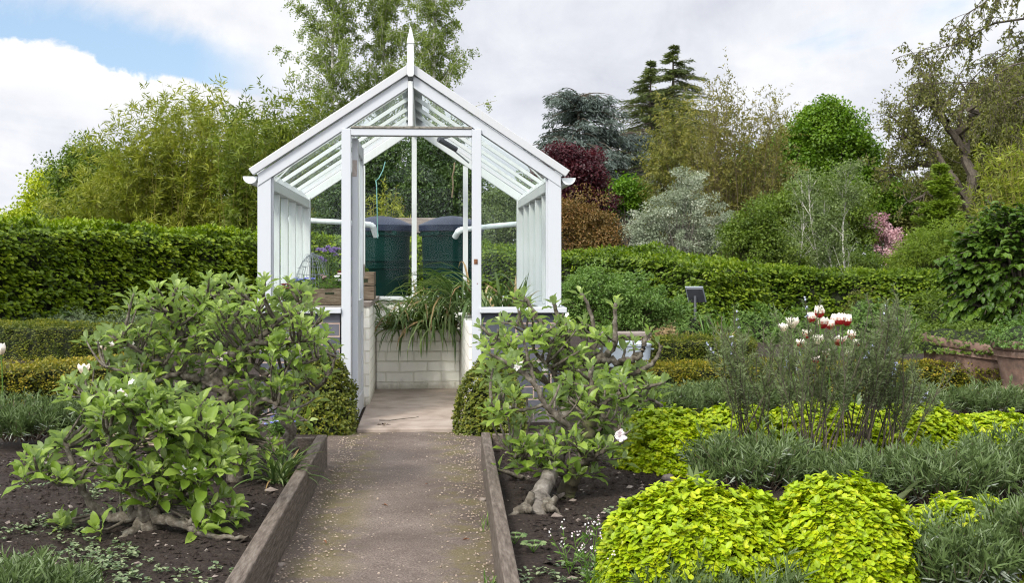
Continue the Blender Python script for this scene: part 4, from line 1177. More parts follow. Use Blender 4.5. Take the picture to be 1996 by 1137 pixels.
cedar('tall dark cedar with the highest pointed top on the skyline', 64, 1312, 86, 470, [(0, 2), (.05, 12), (.10, 36), (.18, 70), (.3, 112), (.5, 150), (.75, 160), (1, 140)], 290, 'dark_cedar', rise=.12, per=190, L=.19, Wd=.038, trunk_r=.28, tier=60, droop=.12, lat_w=.15)
cedar('dark cedar leader just left of the highest one', 62, 1268, 116, 470, [(0, 2), (.06, 12), (.14, 40), (.28, 88), (.5, 120), (.75, 135), (1, 120)], 210, 'dark_cedar', rise=.12, per=180, L=.19, Wd=.038, trunk_r=.25, tier=60, droop=.12, lat_w=.15)
cedar('weeping blue grey cedar left of the dark cedars', 54, 1128, 184, 470, [(0, 70), (.1, 92), (.3, 110), (.55, 122), (.8, 130), (1, 120)], 130, 'blue_cedar', droop=.55, per=260, L=.20, Wd=.055, rise=.5, trunk_r=.3, tier=9, bias=1.25)
cedar('second blue grey cedar spreading towards the pale shrub', 56, 1205, 262, 490, [(0, 60), (.2, 78), (.5, 88), (1, 85)], 100, 'blue_cedar', droop=.6, per=260, L=.20, Wd=.055, rise=.5, trunk_r=.25, tier=7, bias=1.1)
lobe_tree('copper_beech', 'dark purple leaved tree beside the right roof edge', 38, [(1095, 330, 55, 58), (1140, 340, 48, 50), (1070, 380, 60, 60), (1150, 390, 42, 50), (1110, 420, 60, 50)], (1105, 3.2), 230, .36, 190, .085, .06, 'purple', tr=.12)
lobe_tree('copper_shrub', 'reddish brown leaved shrub right behind the greenhouse corner', 26, [(1150, 440, 58, 55), (1115, 420, 40, 45), (1185, 450, 32, 45), (1150, 480, 60, 40)], (1150, 1.0), 170, .22, 130, .055, .028, 'copper', tr=.05, cat='shrub')
lobe_tree('green_shrub', 'vivid green shrub between the purple tree and the pale shrub', 42, [(1222, 375, 42, 28), (1200, 395, 30, 28), (1250, 390, 28, 28)], (1222, 2.0), 90, .35, 110, .10, .07, 'vivid', tr=.08, cat='shrub')
shoots('willow_tree', 'olive yellow weeping willow in front of the dark cedars', 40, [(1255, 300), (1275, 215), (1300, 180), (1330, 165), (1360, 178), (1385, 205), (1400, 290)], (1310, 1345), 170, 18, .15, .038, 'willow', 'twig', lean=.15, grav=1.5, t0=.15, r0=.011, side=10, hmin=.4, depth=1.5, lg=.7)
shoots('tall_shrub', 'tall wispy shrub of upright brownish shoots on the skyline', 35, [(1345, 260), (1375, 160), (1400, 135), (1435, 165), (1460, 205), (1485, 160), (1515, 150), (1535, 190), (1550, 290)], (1400, 1470), 240, 13, .10, .034, 'olive_shoot', 'twig', lean=.55, grav=.1, t0=.2, r0=.009, side=11, hmin=.25, depth=1.2, out=.55)
lobe_tree('lime_tree', 'dense rounded bright green tree right of the wispy shrub', 50, [(1615, 265, 72, 70), (1580, 310, 72, 80), (1655, 330, 62, 90), (1690, 400, 55, 60), (1600, 400, 90, 80), (1740, 400, 45, 45), (1545, 340, 45, 70), (1600, 235, 40, 35)], (1620, 7.5), 1000, .46, 190, .115, .095, 'lime', tr=.25, limbs=.3, inner=.6)
lobe_tree('pale_shrub', 'pale silvery leaved shrub in front of the tall wispy shoots', 25.5, [(1345, 370, 38, 48), (1300, 410, 55, 48), (1370, 430, 60, 55), (1260, 445, 45, 42), (1325, 470, 85, 40), (1250, 480, 38, 26), (1400, 470, 40, 38)], (1325, 1.0), 260, .17, 105, .050, .020, 'silver', bark='bark_grey', tr=.05, cat='shrub', flat=.55, inner=.3, droop=.0)
lobe_tree('green_shrub', 'loose mid green shrub right of the pale silvery one', 24, [(1440, 470, 50, 42), (1475, 440, 45, 50), (1490, 485, 55, 32)], (1455, .9), 130, .22, 110, .055, .032, 'midgreen', tr=.04, cat='shrub')


def sapling(label, px, py0, top, Y, lean, sp):
    b = P(px, 515, Y); b[2] = 0; s = Y / F; zt = CH + (HY - top) * s
    t = thing('birch_sapling', label, 'tree', b, group='young white stemmed birches')
    u = np.linspace(0, 1, 9); tp = np.stack([b[0] + lean * s * u + .03 * np.sin(u * 9 + px), np.full(9, b[1]), zt * u], -1)
    mt = MB(); tubes(mt, tp, .026 * (1 - .8 * u), 7)
    nl = 34; q = rnd(nl, .22, .98); B = np.stack([np.interp(q, u, tp[:, a]) for a in range(3)], -1); az = rnd(nl, 0, 6.283)
    S = grow(B, np.stack([np.cos(az) * .7, np.sin(az) * .7, rnd(nl, .8, 1.6)], -1), sp * s * (1.2 - .6 * q) * rnd(nl, .6, 1.2), 6, .3, .2)
    tubes(mt, S, np.full((nl, 6), .006) * np.linspace(1, .3, 6), 4); mt.build('trunk', M['birch_bark'], t)
    p, tg, _ = along(S, 8, .2, 1); S2 = grow(p, nrm(tg + rdir(len(p)) * .7), rnd(len(p), .1, .3), 4, .5, .3)
    mb = MB(); stem_leaves(mb, S2, 14, .042, .03, 1, .2, .1, 1, jit=.03); mb.build('crown', M['sapling'], t)


sapling('leftmost young birch with thin white stem', 1607, 520, 335, 23, -35, 75)
sapling('young birch with the straightest white stem', 1646, 520, 330, 22.5, 0, 70)
sapling('short leaning young birch between two white stems', 1632, 520, 395, 22.8, -28, 50)
sapling('faint young birch behind the left white stem', 1560, 520, 350, 24.5, 5, 65)
lobe_tree('green_shrub', 'bushy green shrub behind the young birches', 27, [(1540, 410, 60, 55), (1590, 390, 60, 50), (1650, 400, 55, 60), (1560, 470, 80, 45), (1670, 460, 45, 50)], (1590, 1.3), 230, .28, 120, .06, .04, 'midgreen', tr=.06, cat='shrub')
lobe_tree('blossom_tree', 'small pink blossoming tree beyond the right hedge', 27, [(1722, 450, 36, 34), (1748, 475, 30, 26), (1705, 430, 22, 22), (1735, 495, 36, 20)], (1725, .9), 62, .15, 70, .052, .045, 'blossom_pink', tr=.05, tm=DIA, inner=.2)
lobe_tree('light_shrub', 'light green willowy shrub right of the pink blossom', 23, [(1800, 490, 60, 45), (1850, 475, 50, 45), (1765, 510, 45, 28), (1880, 510, 45, 40)], (1815, .9), 190, .20, 120, .075, .014, 'conic', tr=.04, cat='shrub', up=.1)
cedar('feathery light green conical tree at the right', 38, 1832, 325, 500, [(0, 6), (.3, 32), (.7, 52), (1, 60)], 110, 'conic', per=150, L=.15, Wd=.05, trunk_r=.12, rise=.5, name='conical_tree', tier=16)


# --- right-hand woodland: oak with bare limbs, ivy tree, twiggy overhang
def oak():
    Y = 46; b = P(1905, 515, Y); b[2] = 0
    t = thing('oak_tree', 'old oak with bare crooked limbs and thin brown green leaves at the right', 'tree', b)
    mt = MB()
    limbs = [[(1905, 520), (1900, 430), (1885, 330), (1870, 240), (1880, 160)], [(1893, 400), (1850, 330), (1810, 275), (1770, 240), (1735, 225)], [(1850, 330), (1800, 320), (1765, 330), (1735, 320)],
             [(1880, 300), (1845, 240), (1800, 205), (1765, 205)], [(1905, 450), (1860, 400), (1810, 375), (1770, 390)], [(1875, 250), (1920, 190), (1960, 150)], [(1810, 275), (1780, 280), (1750, 262)], [(1845, 240), (1830, 195), (1815, 175)],
             [(1900, 430), (1950, 350), (1990, 290)]]
    Bs = []
    for i, l in enumerate(limbs):
        q = np.array([P(x, y, Y + (0 if j == 0 and i else rng.normal() * .8)) for j, (x, y) in enumerate(l)]); k = 12
        qq = np.stack([np.interp(np.linspace(0, 1, k), np.linspace(0, 1, len(q)), q[:, a]) for a in range(3)], -1) + rng.normal(size=(k, 3)) * .10
        tubes(mt, qq, np.linspace(.34 if i == 0 else .15, .03, k), 6); Bs.append(qq)
    S = np.stack(Bs); p, tg, tt = along(S, 26, .25, 1.0); S2 = grow(p, nrm(tg * .5 + rdir(len(p)) * .9), rnd(len(p), .5, 1.5), 6, -.1, .6)
    tubes(mt, S2, .03 * np.linspace(1, .2, 6)[None] * rnd(len(p), .5, 1)[:, None], 4)
    p3, tg3, _ = along(S2, 4, .3, 1); S3 = grow(p3, nrm(tg3 * .6 + rdir(len(p3)) * .8), rnd(len(p3), .2, .6), 5, 0, .5)
    tubes(mt, S3, np.full((len(p3), 5), .010), 3); mt.build('trunk', M['bark'], t)
    mb = MB(); stem_leaves(mb, S3, 16, .11, .065, 1.0, .1, .15, 1, jit=.08); mb.build('crown', M['oak'], t)


oak()
lobe_tree('ivy_tree', 'tall dark olive tree mass behind the oak at the right edge', 52, [(1935, 260, 85, 110), (1990, 200, 70, 110), (1880, 340, 70, 90), (1960, 380, 90, 90), (2060, 300, 90, 160), (1870, 430, 60, 60)], (1940, 9), 480, .75, 150, .12, .075, 'oak', tr=.4, limbs=.4, tint=(0, .75), inner=.35)
lobe_tree('ivy_tree', 'brownish ivy covered trunk between the oak and the conical tree', 50, [(1815, 400, 32, 80), (1845, 350, 36, 90), (1770, 440, 40, 50)], (1840, 6), 140, .6, 140, .12, .075, 'oak', tr=.3, limbs=.3, tint=(0, .6))
shoots('bamboo', 'yellowish bamboo leaning in from the right edge', 20, [(1880, 420), (1900, 300), (1925, 245), (1960, 235), (2010, 225), (2100, 220)], (1990, 2090), 80, 14, .14, .022, 'bamboo', 'cane', lean=.7, grav=1.2, t0=.3, side=5, hmin=.5, depth=.9, tint=(.1, .8))


def overhang():
    Y = 12.0; b = P(2280, 515, Y); b[2] = 0
    t = thing('overhanging_tree', 'tree with fine dark hanging twigs reaching in at the top right corner', 'tree', b)
    mt = MB(); k = 12; u = np.linspace(0, 1, k)
    def lim(pts, r0):
        q = np.array([P(x, y, Y + dy) for x, y, dy in pts]); qq = np.stack([np.interp(u, np.linspace(0, 1, len(q)), q[:, a]) for a in range(3)], -1) + rng.normal(size=(k, 3)) * .015
        tubes(mt, qq, np.linspace(r0, .004, k), 6); return qq
    lim([(2280, 725, 0), (2275, 300, 0), (2250, -150, 0), (2230, -400, 0)], .14)
    L_ = [lim([(2262, 60, 0), (2100, 20, .1), (1960, 40, .2), (1860, 85, .1), (1785, 110, 0)], .018), lim([(2265, 120, 0), (2120, 110, -.2), (1990, 120, -.2), (1900, 165, -.3), (1800, 160, -.2)], .016),
          lim([(2255, -80, 0), (2120, -60, -.1), (1990, -40, 0), (1900, 10, 0), (1868, 40, .1)], .016), lim([(2262, 200, 0), (2130, 180, .3), (2010, 190, .2), (1930, 215, .2)], .013), lim([(2258, 0, .3), (2120, 50, .5), (2000, 80, .5), (1930, 120, .5), (1880, 170, .5)], .013)]
    S = np.stack(L_); p, tg, tt = along(S, 34, .25, 1); S2 = grow(p, nrm(tg * .7 + rdir(len(p)) * .7), rnd(len(p), .15, .45), 6, .8, .3)
    tubes(mt, S2, np.full((len(p), 6), .0035), 3)
    p3, tg3, _ = along(S2, 5, .2, 1); S3 = grow(p3, nrm(tg3 * .4 + rdir(len(p3)) * .7), rnd(len(p3), .06, .18), 5, 2.0, .2)
    tubes(mt, S3, np.full((len(p3), 5), .0022), 3); mt.build('trunk', M['bark'], t)
    mb = MB(); stem_leaves(mb, S3, 7, .034, .02, .9, .6, .2, 1); stem_leaves(mb, S2, 9, .036, .022, .9, .5, .3, 1); mb.build('leaves', M['oak'], t)


overhang()
lobe_tree('green_tree', 'soft mid green tree filling behind the wispy shrub and the lime', 58, [(1500, 330, 70, 70), (1440, 370, 80, 70), (1560, 420, 80, 60), (1380, 400, 70, 60)], (1480, 6), 230, .75, 170, .14, .10, 'conic', tr=.2)
lobe_tree('green_tree', 'fresh green tree between the lime and the oak', 60, [(1770, 420, 60, 60), (1720, 390, 50, 60), (1830, 440, 60, 50)], (1765, 4), 150, .7, 160, .14, .10, 'lime', tr=.2)
# filler shrubs beyond the hedge
lobe_tree('green_shrub', 'low green bushes beyond the hedge below the bamboo', 33, [(150, 440, 90, 40), (300, 440, 120, 50), (450, 440, 110, 60)], (300, 1.2), 200, .4, 100, .09, .05, 'bamboo_dark', tr=.06, cat='shrub')
lobe_tree('green_shrub', 'leafy shrub behind the hedge and the farther hedge top', 24.5, [(1520, 510, 60, 22), (1680, 512, 60, 26), (1600, 520, 60, 20)], (1600, .6), 110, .16, 110, .05, .03, 'midgreen', tr=.04, cat='shrub')
# ------------------------------------------------------------------ garden plants in the middle distance
def hornbeam_column():
    Y = 10.0; s = Y / F; b = P(2020, 515, Y); b[2] = 0
    t = thing('hornbeam_bush', 'large leafy dark green hornbeam standing over the terracotta pots', 'bush', b)
    lob = np.array([(2000, 520, 118, 90), (1975, 610, 100, 80), (2040, 600, 120, 120), (2010, 450, 85, 45), (1960, 680, 55, 50), (2050, 500, 100, 90), (1925, 570, 62, 85), (1915, 500, 48, 50), (1945, 650, 50, 60)], float)
    n = 950; li = rng.choice(len(lob), n); d = rdir(n); r = rnd(n, .25, 1) ** (1 / 3)
    C = np.stack([(lob[li, 0] - CX) * s, np.full(n, Y + .18), CH + (HY - lob[li, 1]) * s], -1) + d * r[:, None] * np.stack([lob[li, 2] * s, lob[li, 2] * s * .8, lob[li, 3] * s], -1)
    C[:, 2] = np.maximum(C[:, 2], .25)
    ks = np.where(li >= 99, 8.95 / (Y + .18), 1)[:, None]; C = np.array([[0, 0, CH]]) + (C - np.array([[0, 0, CH]])) * ks; cen = P(2005, 570, Y + .2)
    o = nrm(C - cen); o[:, 2] -= .25
    S = grow(C - o * .10, o, rnd(n, .12, .24), 6, .5, .15)
    mt = MB(); tubes(mt, S, np.full((n, 6), .003), 4)
    B = np.repeat(cen[None] * np.array([1, 1, .6]), n, 0); u = np.linspace(0, 1, 5)[None, :, None]; tubes(mt, B[:, None] * (1 - u) + S[:, :1] * u, np.full((n, 5), .006), 4)
    tubes(mt, [[b, b + np.array([.02, 0, .5]), cen]], [[.028, .022, .015]], 8); mt.build('branches', M['bark'], t)
    mb = MB(); p, tg, tt = along(S, 13, .0, 1); k = len(p); sd = nrm(np.cross(tg, np.array([[0, 0, 1.0]]))) * rng.choice([-1, 1], k)[:, None]
    ax = nrm(tg * .6 + sd * .8 + np.array([0, 0, -.35]) + rdir(k) * .25)
    leaves(mb, p, ax, nrm(np.array([[0, -.25, 1.0]]) + rdir(k) * .35), .070 * rnd(k, .65, 1.2), .043 * rnd(k, .8, 1.15), BIG, np.clip(np.repeat(rnd(n), 13) * .5 + rnd(k) * .5, 0, 1))
    mb.build('leaves', M['hornbeam_dark'], t)


hornbeam_column()


def terracotta(label, c, R, H, tilt=(0, 0), seg=56):
    t = thing('terracotta_pot', label, 'pot', c, group='large terracotta pots')
    t.rotation_euler = (tilt[0], tilt[1], 0)
    b = R * .80
    mb = MB(); lathe(mb, [(0, .0), (b * .92, .0), (b * .96, .01), (b * .97, H * .22), (b * 1.03, H * .235), (b * 1.03, H * .275), (b * .985, H * .29), (R * .90, H * .74), (R * .945, H * .755), (R * .945, H * .80), (R * .955, H * .82), (R * .955, H * .86)], seg)
    mb.build('body', M['terracotta'], t, smooth=True, local=True).modifiers.new('e', 'EDGE_SPLIT').split_angle = math.radians(32)
    an = np.linspace(-2.2, 3.6, 14); pr = [(R * .955 + R * .055 * math.cos(a), H * .925 + H * .078 * math.sin(a)) for a in an] + [(R * .86, H * .9), (R * .84, H * .75)]
    mb = MB(); lathe(mb, pr, seg); mb.build('rim', M['terracotta'], t, smooth=True, local=True)
    mb = MB(); lathe(mb, [(.001, H * .87), (R * .5, H * .88), (R * .86, H * .85)], 24); mb.build('soil', M['soil'], t, local=True)
    return t


PA = P(2045, 515, 8.6); PA[2] = .05
terracotta('big terracotta pot with rolled rim cut by the right edge of the picture', PA, 107 / F * 8.6, .46)
PB = P(1885, 515, 9.45); PB[2] = .02
terracotta('tilted terracotta pot half hidden under the hornbeam', PB, 103 / F * 9.45, .44, (math.radians(2), math.radians(7)))


def dome_plant(name, label, cat, c, rx, ry, h, n, L, Wd, mat, core='core', tm=DIA, tiers=1, jag=.10, group=None, zmin=0.0, ros=5, rise=.5, tint=(0, 1), pn=2.6, stray=0.0):
    """a cushion of leaf rosettes over a solid twiggy heart"""
    c = np.asarray(c, float); t = thing(name, label, cat, c, group=group)
    d = rdir(n); d[:, 2] = np.abs(d[:, 2]) * np.where(rng.random(n) < .93, 1, -.2); d = nrm(d); d = d / (np.abs(d) ** pn).sum(-1, keepdims=True) ** (1 / pn)
    st_ = np.where(rng.random(n) < stray, rnd(n, .6, 1.6), 0.0)
    rad = 1 + jag * (sn(d * 2.3 + c, 1.6, 1) + .6 * sn(d * 5 + c, 2, 2)) + rnd(n, -jag, jag * .6)
    p = c + d * rad[:, None] * np.array([rx, ry, h]); p = p + nrm(d + np.array([0, 0, .8])) * (st_ * L)[:, None]; p[:, 2] = np.maximum(p[:, 2], c[2] + zmin + .004)
    on = nrm(d / np.array([rx, ry, h])); on = nrm(on + np.array([0, 0, rise]))
    q = np.repeat(np.arange(n), ros); k = len(q)
    pr = nrm(np.cross(on[q], rdir(k)))
    ax = nrm(pr * 1.0 + on[q] * rnd(k, .15, .9)[:, None])
    pos = p[q] + on[q] * rnd(k, -.5, .35)[:, None] * L
    tn = np.clip(np.repeat(rnd(n, *tint), ros) * .55 + rnd(k, *tint) * .45, 0, 1)
    mb = MB(); leaves(mb, pos, ax, nrm(on[q] + rdir(k) * .25), L * rnd(k, .65, 1.2), Wd * rnd(k, .75, 1.2), tm, tn); mb.build('leaves', M[mat], t)
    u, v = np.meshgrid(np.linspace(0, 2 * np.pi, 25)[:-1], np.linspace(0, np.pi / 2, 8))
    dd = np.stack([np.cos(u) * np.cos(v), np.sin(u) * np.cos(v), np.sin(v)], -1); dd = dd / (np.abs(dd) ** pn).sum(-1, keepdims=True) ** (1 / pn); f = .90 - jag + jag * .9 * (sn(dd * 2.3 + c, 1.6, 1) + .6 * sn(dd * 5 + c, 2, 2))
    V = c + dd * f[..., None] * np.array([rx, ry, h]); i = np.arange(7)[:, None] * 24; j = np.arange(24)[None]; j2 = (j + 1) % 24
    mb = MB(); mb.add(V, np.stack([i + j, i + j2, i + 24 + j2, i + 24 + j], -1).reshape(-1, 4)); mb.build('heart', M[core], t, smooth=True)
    return t


def dome_px(name, label, cat, x0, x1, ytop, ybase, n, L, Wd, mat, zb=0.0, depth=1.0, **kw):
    g = G((x0 + x1) / 2, ybase, zb); Y = g[1]; rx = (x1 - x0) / 2 / F * Y; ry = rx * depth
    Yc = Y + ry * .8; c = P((x0 + x1) / 2, HY, Yc); c[2] = zb - .01; rx = (x1 - x0) / 2 / F * Yc
    h = CH + (HY - ytop) / F * Yc - c[2]
    return dome_plant(name, label, cat, c, rx, ry, h, n, L, Wd, mat, **kw)


# plants in the pots
dome_plant('pot_shrub', 'clipped box cushion growing in the right hand pot', 'shrub', PA + np.array([0, 0, .42]), .40, .38, .17, 1500, .020, .012, 'herb', group='box cushions in the pots', tint=(0, .8))
dome_plant('pot_shrub', 'small leaved green cushion growing in the tilted pot', 'shrub', PB + np.array([-.02, 0, .36]), .42, .40, .20, 1500, .020, .012, 'midgreen', group='box cushions in the pots')

# box hedging, balls
hb = lambda label, pts, th, n, mat='box', amp=.035: hedge('box_hedge', label, [tuple(G(x, yb)[:2]) + (z,) for x, yb, z in pts], th, n, .021, .014, mat, amp=amp, group='low clipped box hedges')
hb('upper low box hedge on the left below the tall hedge', [(-60, 700, .36), (100, 705, .37), (225, 704, .36)], .45, 16000)
hb('box hedge continuing behind the left apple trees', [(250, 690, .34), (420, 690, .34), (500, 690, .33)], .45, 8000)
hb('lower yellowish box hedge on the left edge', [(-60, 805, .30), (60, 798, .30), (215, 786, .29), (330, 780, .28)], .40, 17000, 'box_gold')
hb('upper dark box hedge on the right behind the zinc tub', [(1268, 726, .31), (1370, 728, .31), (1468, 730, .30)], .40, 11000)
hb('yellowish box hedge running behind the rosemary', [(1225, 778, .24), (1450, 782, .25), (1650, 785, .27), (1800, 790, .28), (1955, 792, .27)], .40, 26000, 'box_gold')
dome_px('box_ball', 'round box bush at the left door jamb', 'bush', 560, 692, 700, 852, 3000, .020, .013, 'box', jag=.10, ros=5, group='box bushes flanking the door')
dome_px('box_ball', 'round box bush at the right door jamb', 'bush', 892, 1022, 712, 850, 2800, .020, .013, 'box', jag=.10, ros=5, group='box bushes flanking the door')

# golden oregano cushions
og = dict(core='core_gold', tm=OVAL, jag=.055, ros=9, stray=.025, rise=.9, group='golden oregano cushions')
dome_px('golden_oregano', 'front golden oregano cushion nearest the path', 'herb', 1176, 1560, 962, 1185, 3300, .0235, .0165, 'oregano', zb=.08, depth=.75, **og)
dome_px('golden_oregano', 'front golden oregano cushion with the raised peak', 'herb', 1500, 1775, 950, 1185, 2700, .0235, .0165, 'oregano', zb=.08, depth=1.0, **og)
dome_px('golden_oregano', 'golden oregano behind the lavender at the lower right corner', 'herb', 1738, 2060, 990, 1150, 2000, .0245, .017, 'oregano', zb=.08, depth=.8, **og)
dome_px('golden_oregano', 'rear golden oregano cushion beside the right apple tree', 'herb', 1208, 1395, 804, 925, 2000, .0245, .017, 'oregano', zb=.08, depth=.9, **og)
dome_px('golden_oregano', 'rear golden oregano just right of the apple side cushion', 'herb', 1350, 1530, 798, 900, 1500, .0245, .017, 'oregano', zb=.08, depth=.8, **og)
dome_px('golden_oregano', 'rear golden oregano seen between the rosemary stems', 'herb', 1490, 1730, 790, 900, 2000, .0245, .017, 'oregano', zb=.08, depth=.8, **og)
dome_px('golden_oregano', 'rear golden oregano right of the rosemary', 'herb', 1690, 1880, 798, 900, 1500, .0245, .017, 'oregano', zb=.08, depth=.8, **og)
dome_px('golden_oregano', 'rear golden oregano at the right edge of the bed', 'herb', 1840, 2040, 812, 900, 1500, .0245, .017, 'oregano', zb=.08, depth=.8, **og)


def lavender(label, px, ybase, h, r, n=150, zb=.08, L=.048, Wd=.0056, mat='lavender', per=15, group='grey green lavender bushes', name='lavender_bush', silver=.16):
    c = G(px, ybase, zb); c[1] += r * .7; c[0] = (px - CX) / F * c[1]
    t = thing(name, label, 'herb', c, group=group)
    a = rnd(n, 0, 6.283); q = rnd(n) ** .5
    b = c + np.stack([np.cos(a) * q * r * .62, np.sin(a) * q * r * .62, np.zeros(n)], -1)
    d = np.stack([np.cos(a) * q * r * .55 / h, np.sin(a) * q * r * .55 / h, np.ones(n) * .95], -1)
    S = grow(b, d, h * rnd(n, .60, 1.38) * (1.1 - .15 * q), 7, -.15, .22)
    mt = MB(); tubes(mt, S, np.full((n, 7), .0022) * np.linspace(1.3, .6, 7), 4); mt.build('stems', M['twig'], t)
    mb = MB(); stem_leaves(mb, S, per, L, Wd, .40, -.35, .30, 1.0, NEED, (0, .62), up=.2)
    # short side shoots and a few silvery ageing leaves
    p, tg, _ = along(S, 3, .35, .9); S2 = grow(p, nrm(tg + rdir(len(p)) * .6), rnd(len(p), .05, .11), 4, -.3, .15)
    stem_leaves(mb, S2, 12, L * .85, Wd, .6, -.1, .1, 1, NEED, (.1, .65), up=.4)
    stem_leaves(mb, S, max(2, int(per * silver)), L * 1.05, Wd * 1.1, 1.0, .25, .2, .9, NEED, (.8, 1), up=.4)
    mb.build('leaves', M[mat], t)
    return t


lavender('lavender bush in the middle of the right bed left of the rosemary', 1455, 972, .170, .24, 150)
lavender('lavender bush under the left side of the rosemary', 1590, 966, .085, .20, 110)
lavender('lavender bush below the rosemary in the right bed', 1710, 985, .135, .22, 140)
lavender('lavender bush right of the rosemary behind the corner oregano', 1855, 1000, .165, .21, 140)
lavender('lavender bush at the right edge of the bed', 1990, 985, .19, .21, 140)
lavender('front lavender bush hanging over the golden oregano', 1870, 1185, .145, .15, 130, silver=.28)
lavender('front lavender bush in the lower right corner', 2020, 1165, .20, .13, 120, silver=.28)
lavender('low lavender at the bottom edge in front of the golden oregano', 1340, 1195, .075, .16, 90)
lavender('low lavender at the bottom edge below the raised oregano', 1470, 1210, .06, .12, 60)
lavender('rear lavender behind the right apple tree', 1290, 825, .16, .27, 160, zb=.03)
lavender('rear lavender left of the rosemary stems', 1400, 818, .16, .26, 160, zb=.03)
lavender('rear lavender behind the rosemary foliage', 1530, 815, .15, .25, 130, zb=.03)
lavender('rear lavender by the big terracotta pot', 1925, 818, .15, .27, 140, zb=.03)
lavender('rear lavender between rosemary and terracotta pot', 1780, 818, .14, .26, 130, zb=.03)
lavender('lavender bush on the left edge below the yellowish box hedge', 45, 865, .165, .30, 190, zb=.05)
lavender('lavender bush left of the woven edging', 185, 858, .155, .26, 150, zb=.05)
lavender('lavender bush in the lower left corner', 30, 1200, .055, .11, 50)
lavender('small lavender shoots at the bottom edge of the left bed', 115, 1200, .045, .07, 24)


def rosemary(label, px, ybase, tips, n, zb=.08, per=70, group='tall rosemary bushes'):
    c = G(px, ybase, zb); Y = c[1]; t = thing('rosemary_bush', label, 'shrub', c, group=group); s = Y / F
    S = []
    tp = np.array(tips, float); sel = rng.integers(0, len(tp) - 1, n); f = rnd(n)
    tx = tp[sel, 0] * (1 - f) + tp[sel + 1, 0] * f; ty = tp[sel, 1] * (1 - f) + tp[sel + 1, 1] * f
    ty = ty + (ybase - 110 - ty) * rnd(n, 0, .45) ** 1.3
    tip = np.stack([(tx - CX) * s, Y + rng.normal(size=n) * .16, CH + (HY - ty) * s], -1)
    b = np.repeat(c[None], n, 0) + rng.normal(size=(n, 3)) * np.array([.05, .05, 0])
    u = np.linspace(0, 1, 9)[None, :, None]; mid = b + (tip - b) * np.array([.35, .5, .40]) + rng.normal(size=(n, 3)) * .025
    S = b[:, None] * (1 - u) ** 2 + 2 * mid[:, None] * u * (1 - u) + tip[:, None] * u ** 2 + np.cumsum(rng.normal(size=(n, 9, 3)), 1) * .004
    mt = MB(); tubes(mt, S, np.linspace(.0045, .0015, 9)[None] * rnd(n, .7, 1.2)[:, None], 5)
    p, tg, tt = along(S, 5, .50, .95); S2 = grow(p, nrm(tg * .9 + rdir(len(p)) * .6 + np.array([0, 0, .3])), rnd(len(p), .07, .20), 6, -.4, .12)
    tubes(mt, S2, np.full((len(p), 6), .0016), 4); mt.build('stems', M['bark'], t)
    mb = MB(); stem_leaves(mb, S2, per, .027, .0034, .75, 0, .05, 1, DIA, (0, 1)); stem_leaves(mb, S, int(per * .9), .024, .0030, .75, 0, .50, 1, DIA, (0, 1)); mb.build('leaves', M['rosemary'], t)
    for j in rng.choice(len(S2), 5):
        mb = MB(); q = S2[j, 3:]; q = np.repeat(q, 5, 0); leaves(mb, q, rdir(len(q)), rdir(len(q)), .012, .007, DIA, rnd(len(q))); mb.build('flower', M['pale_blue_petal'], t)


rosemary('tall airy rosemary with bare forked stem in the middle of the right bed', 1580, 938, [(1470, 640), (1530, 635), (1590, 625), (1650, 640), (1700, 650)], 25)
rosemary('rosemary with dark upright stem right of the forked one', 1662, 930, [(1620, 655), (1680, 640), (1740, 600), (1770, 610)], 20)
rosemary('rosemary leaning right beside the terracotta pot', 1740, 926, [(1690, 680), (1740, 640), (1775, 690), (1800, 760)], 14)
rosemary('thin rosemary leaning left over the box hedge', 1480, 918, [(1390, 700), (1420, 620), (1450, 660), (1500, 680)], 17)

# zinc tub with a wooden bench top behind it
zt = G(1225, 742); zt[1] += .2
t = thing('zinc_tub', 'blue grey zinc tub standing behind the right apple tree', 'tub', zt)
w2 = 47 / F * zt[1]; hh = CH + (HY - 668) / F * zt[1]


def ov(n=40, sx=1.0, sy=1.0):
    a = np.linspace(0, 2 * np.pi, n + 1)[:-1]; return np.stack([np.sign(np.cos(a)) * np.abs(np.cos(a)) ** .6 * sx, np.sign(np.sin(a)) * np.abs(np.sin(a)) ** .6 * sy], -1)


rows = []
for (k, z) in ((.0, .0), (.88, .0), (.90, .02), (.93, hh * .35), (.945, hh * .37), (.945, hh * .40), (.94, hh * .42), (.985, hh * .93), (1.02, hh * .94), (1.02, hh * .99), (.985, hh), (.96, hh * .96), (.94, hh * .80), (0, hh * .8)):
    q = ov(40, w2 * k, .24 * k); rows.append(np.concatenate([q, np.full((40, 1), z)], 1))
V = np.concatenate(rows) + zt; i = np.arange(len(rows) - 1)[:, None] * 40; j = np.arange(40)[None]; j2 = (j + 1) % 40
mb = MB(); mb.add(V, np.stack([i + j, i + j2, i + 40 + j2, i + 40 + j], -1).reshape(-1, 4)); mb.build('body', M['zinc'], t, smooth=True).modifiers.new('e', 'EDGE_SPLIT').split_angle = math.radians(35)
for sx in (-1, 1):
    a = np.linspace(0, math.pi, 8); mb = MB()
    tubes(mb, np.stack([zt[0] + np.full(8, sx * w2 * .99) + sx * .03 * np.sin(a), zt[1] + np.cos(a) * .06, zt[2] + hh * .82 + 0 * a], -1), np.full(8, .006), 6); mb.build('handle', M['zinc'], t)
bq = P(1222, 515, zt[1] + .75); t = thing('wooden_bench', 'grey wooden slatted bench top behind the zinc tub', 'bench', (bq[0], bq[1], 0)); bz = CH + (HY - 648) / F * bq[1]
for k in range(3):
    mb = MB(); box(mb, (bq[0] - .26, bq[1] - .15 + k * .11, bz - .03), (bq[0] + .22, bq[1] - .15 + k * .11 + .10, bz)); bevel(mb.build('slat', M['bench_wood'], t), .003)
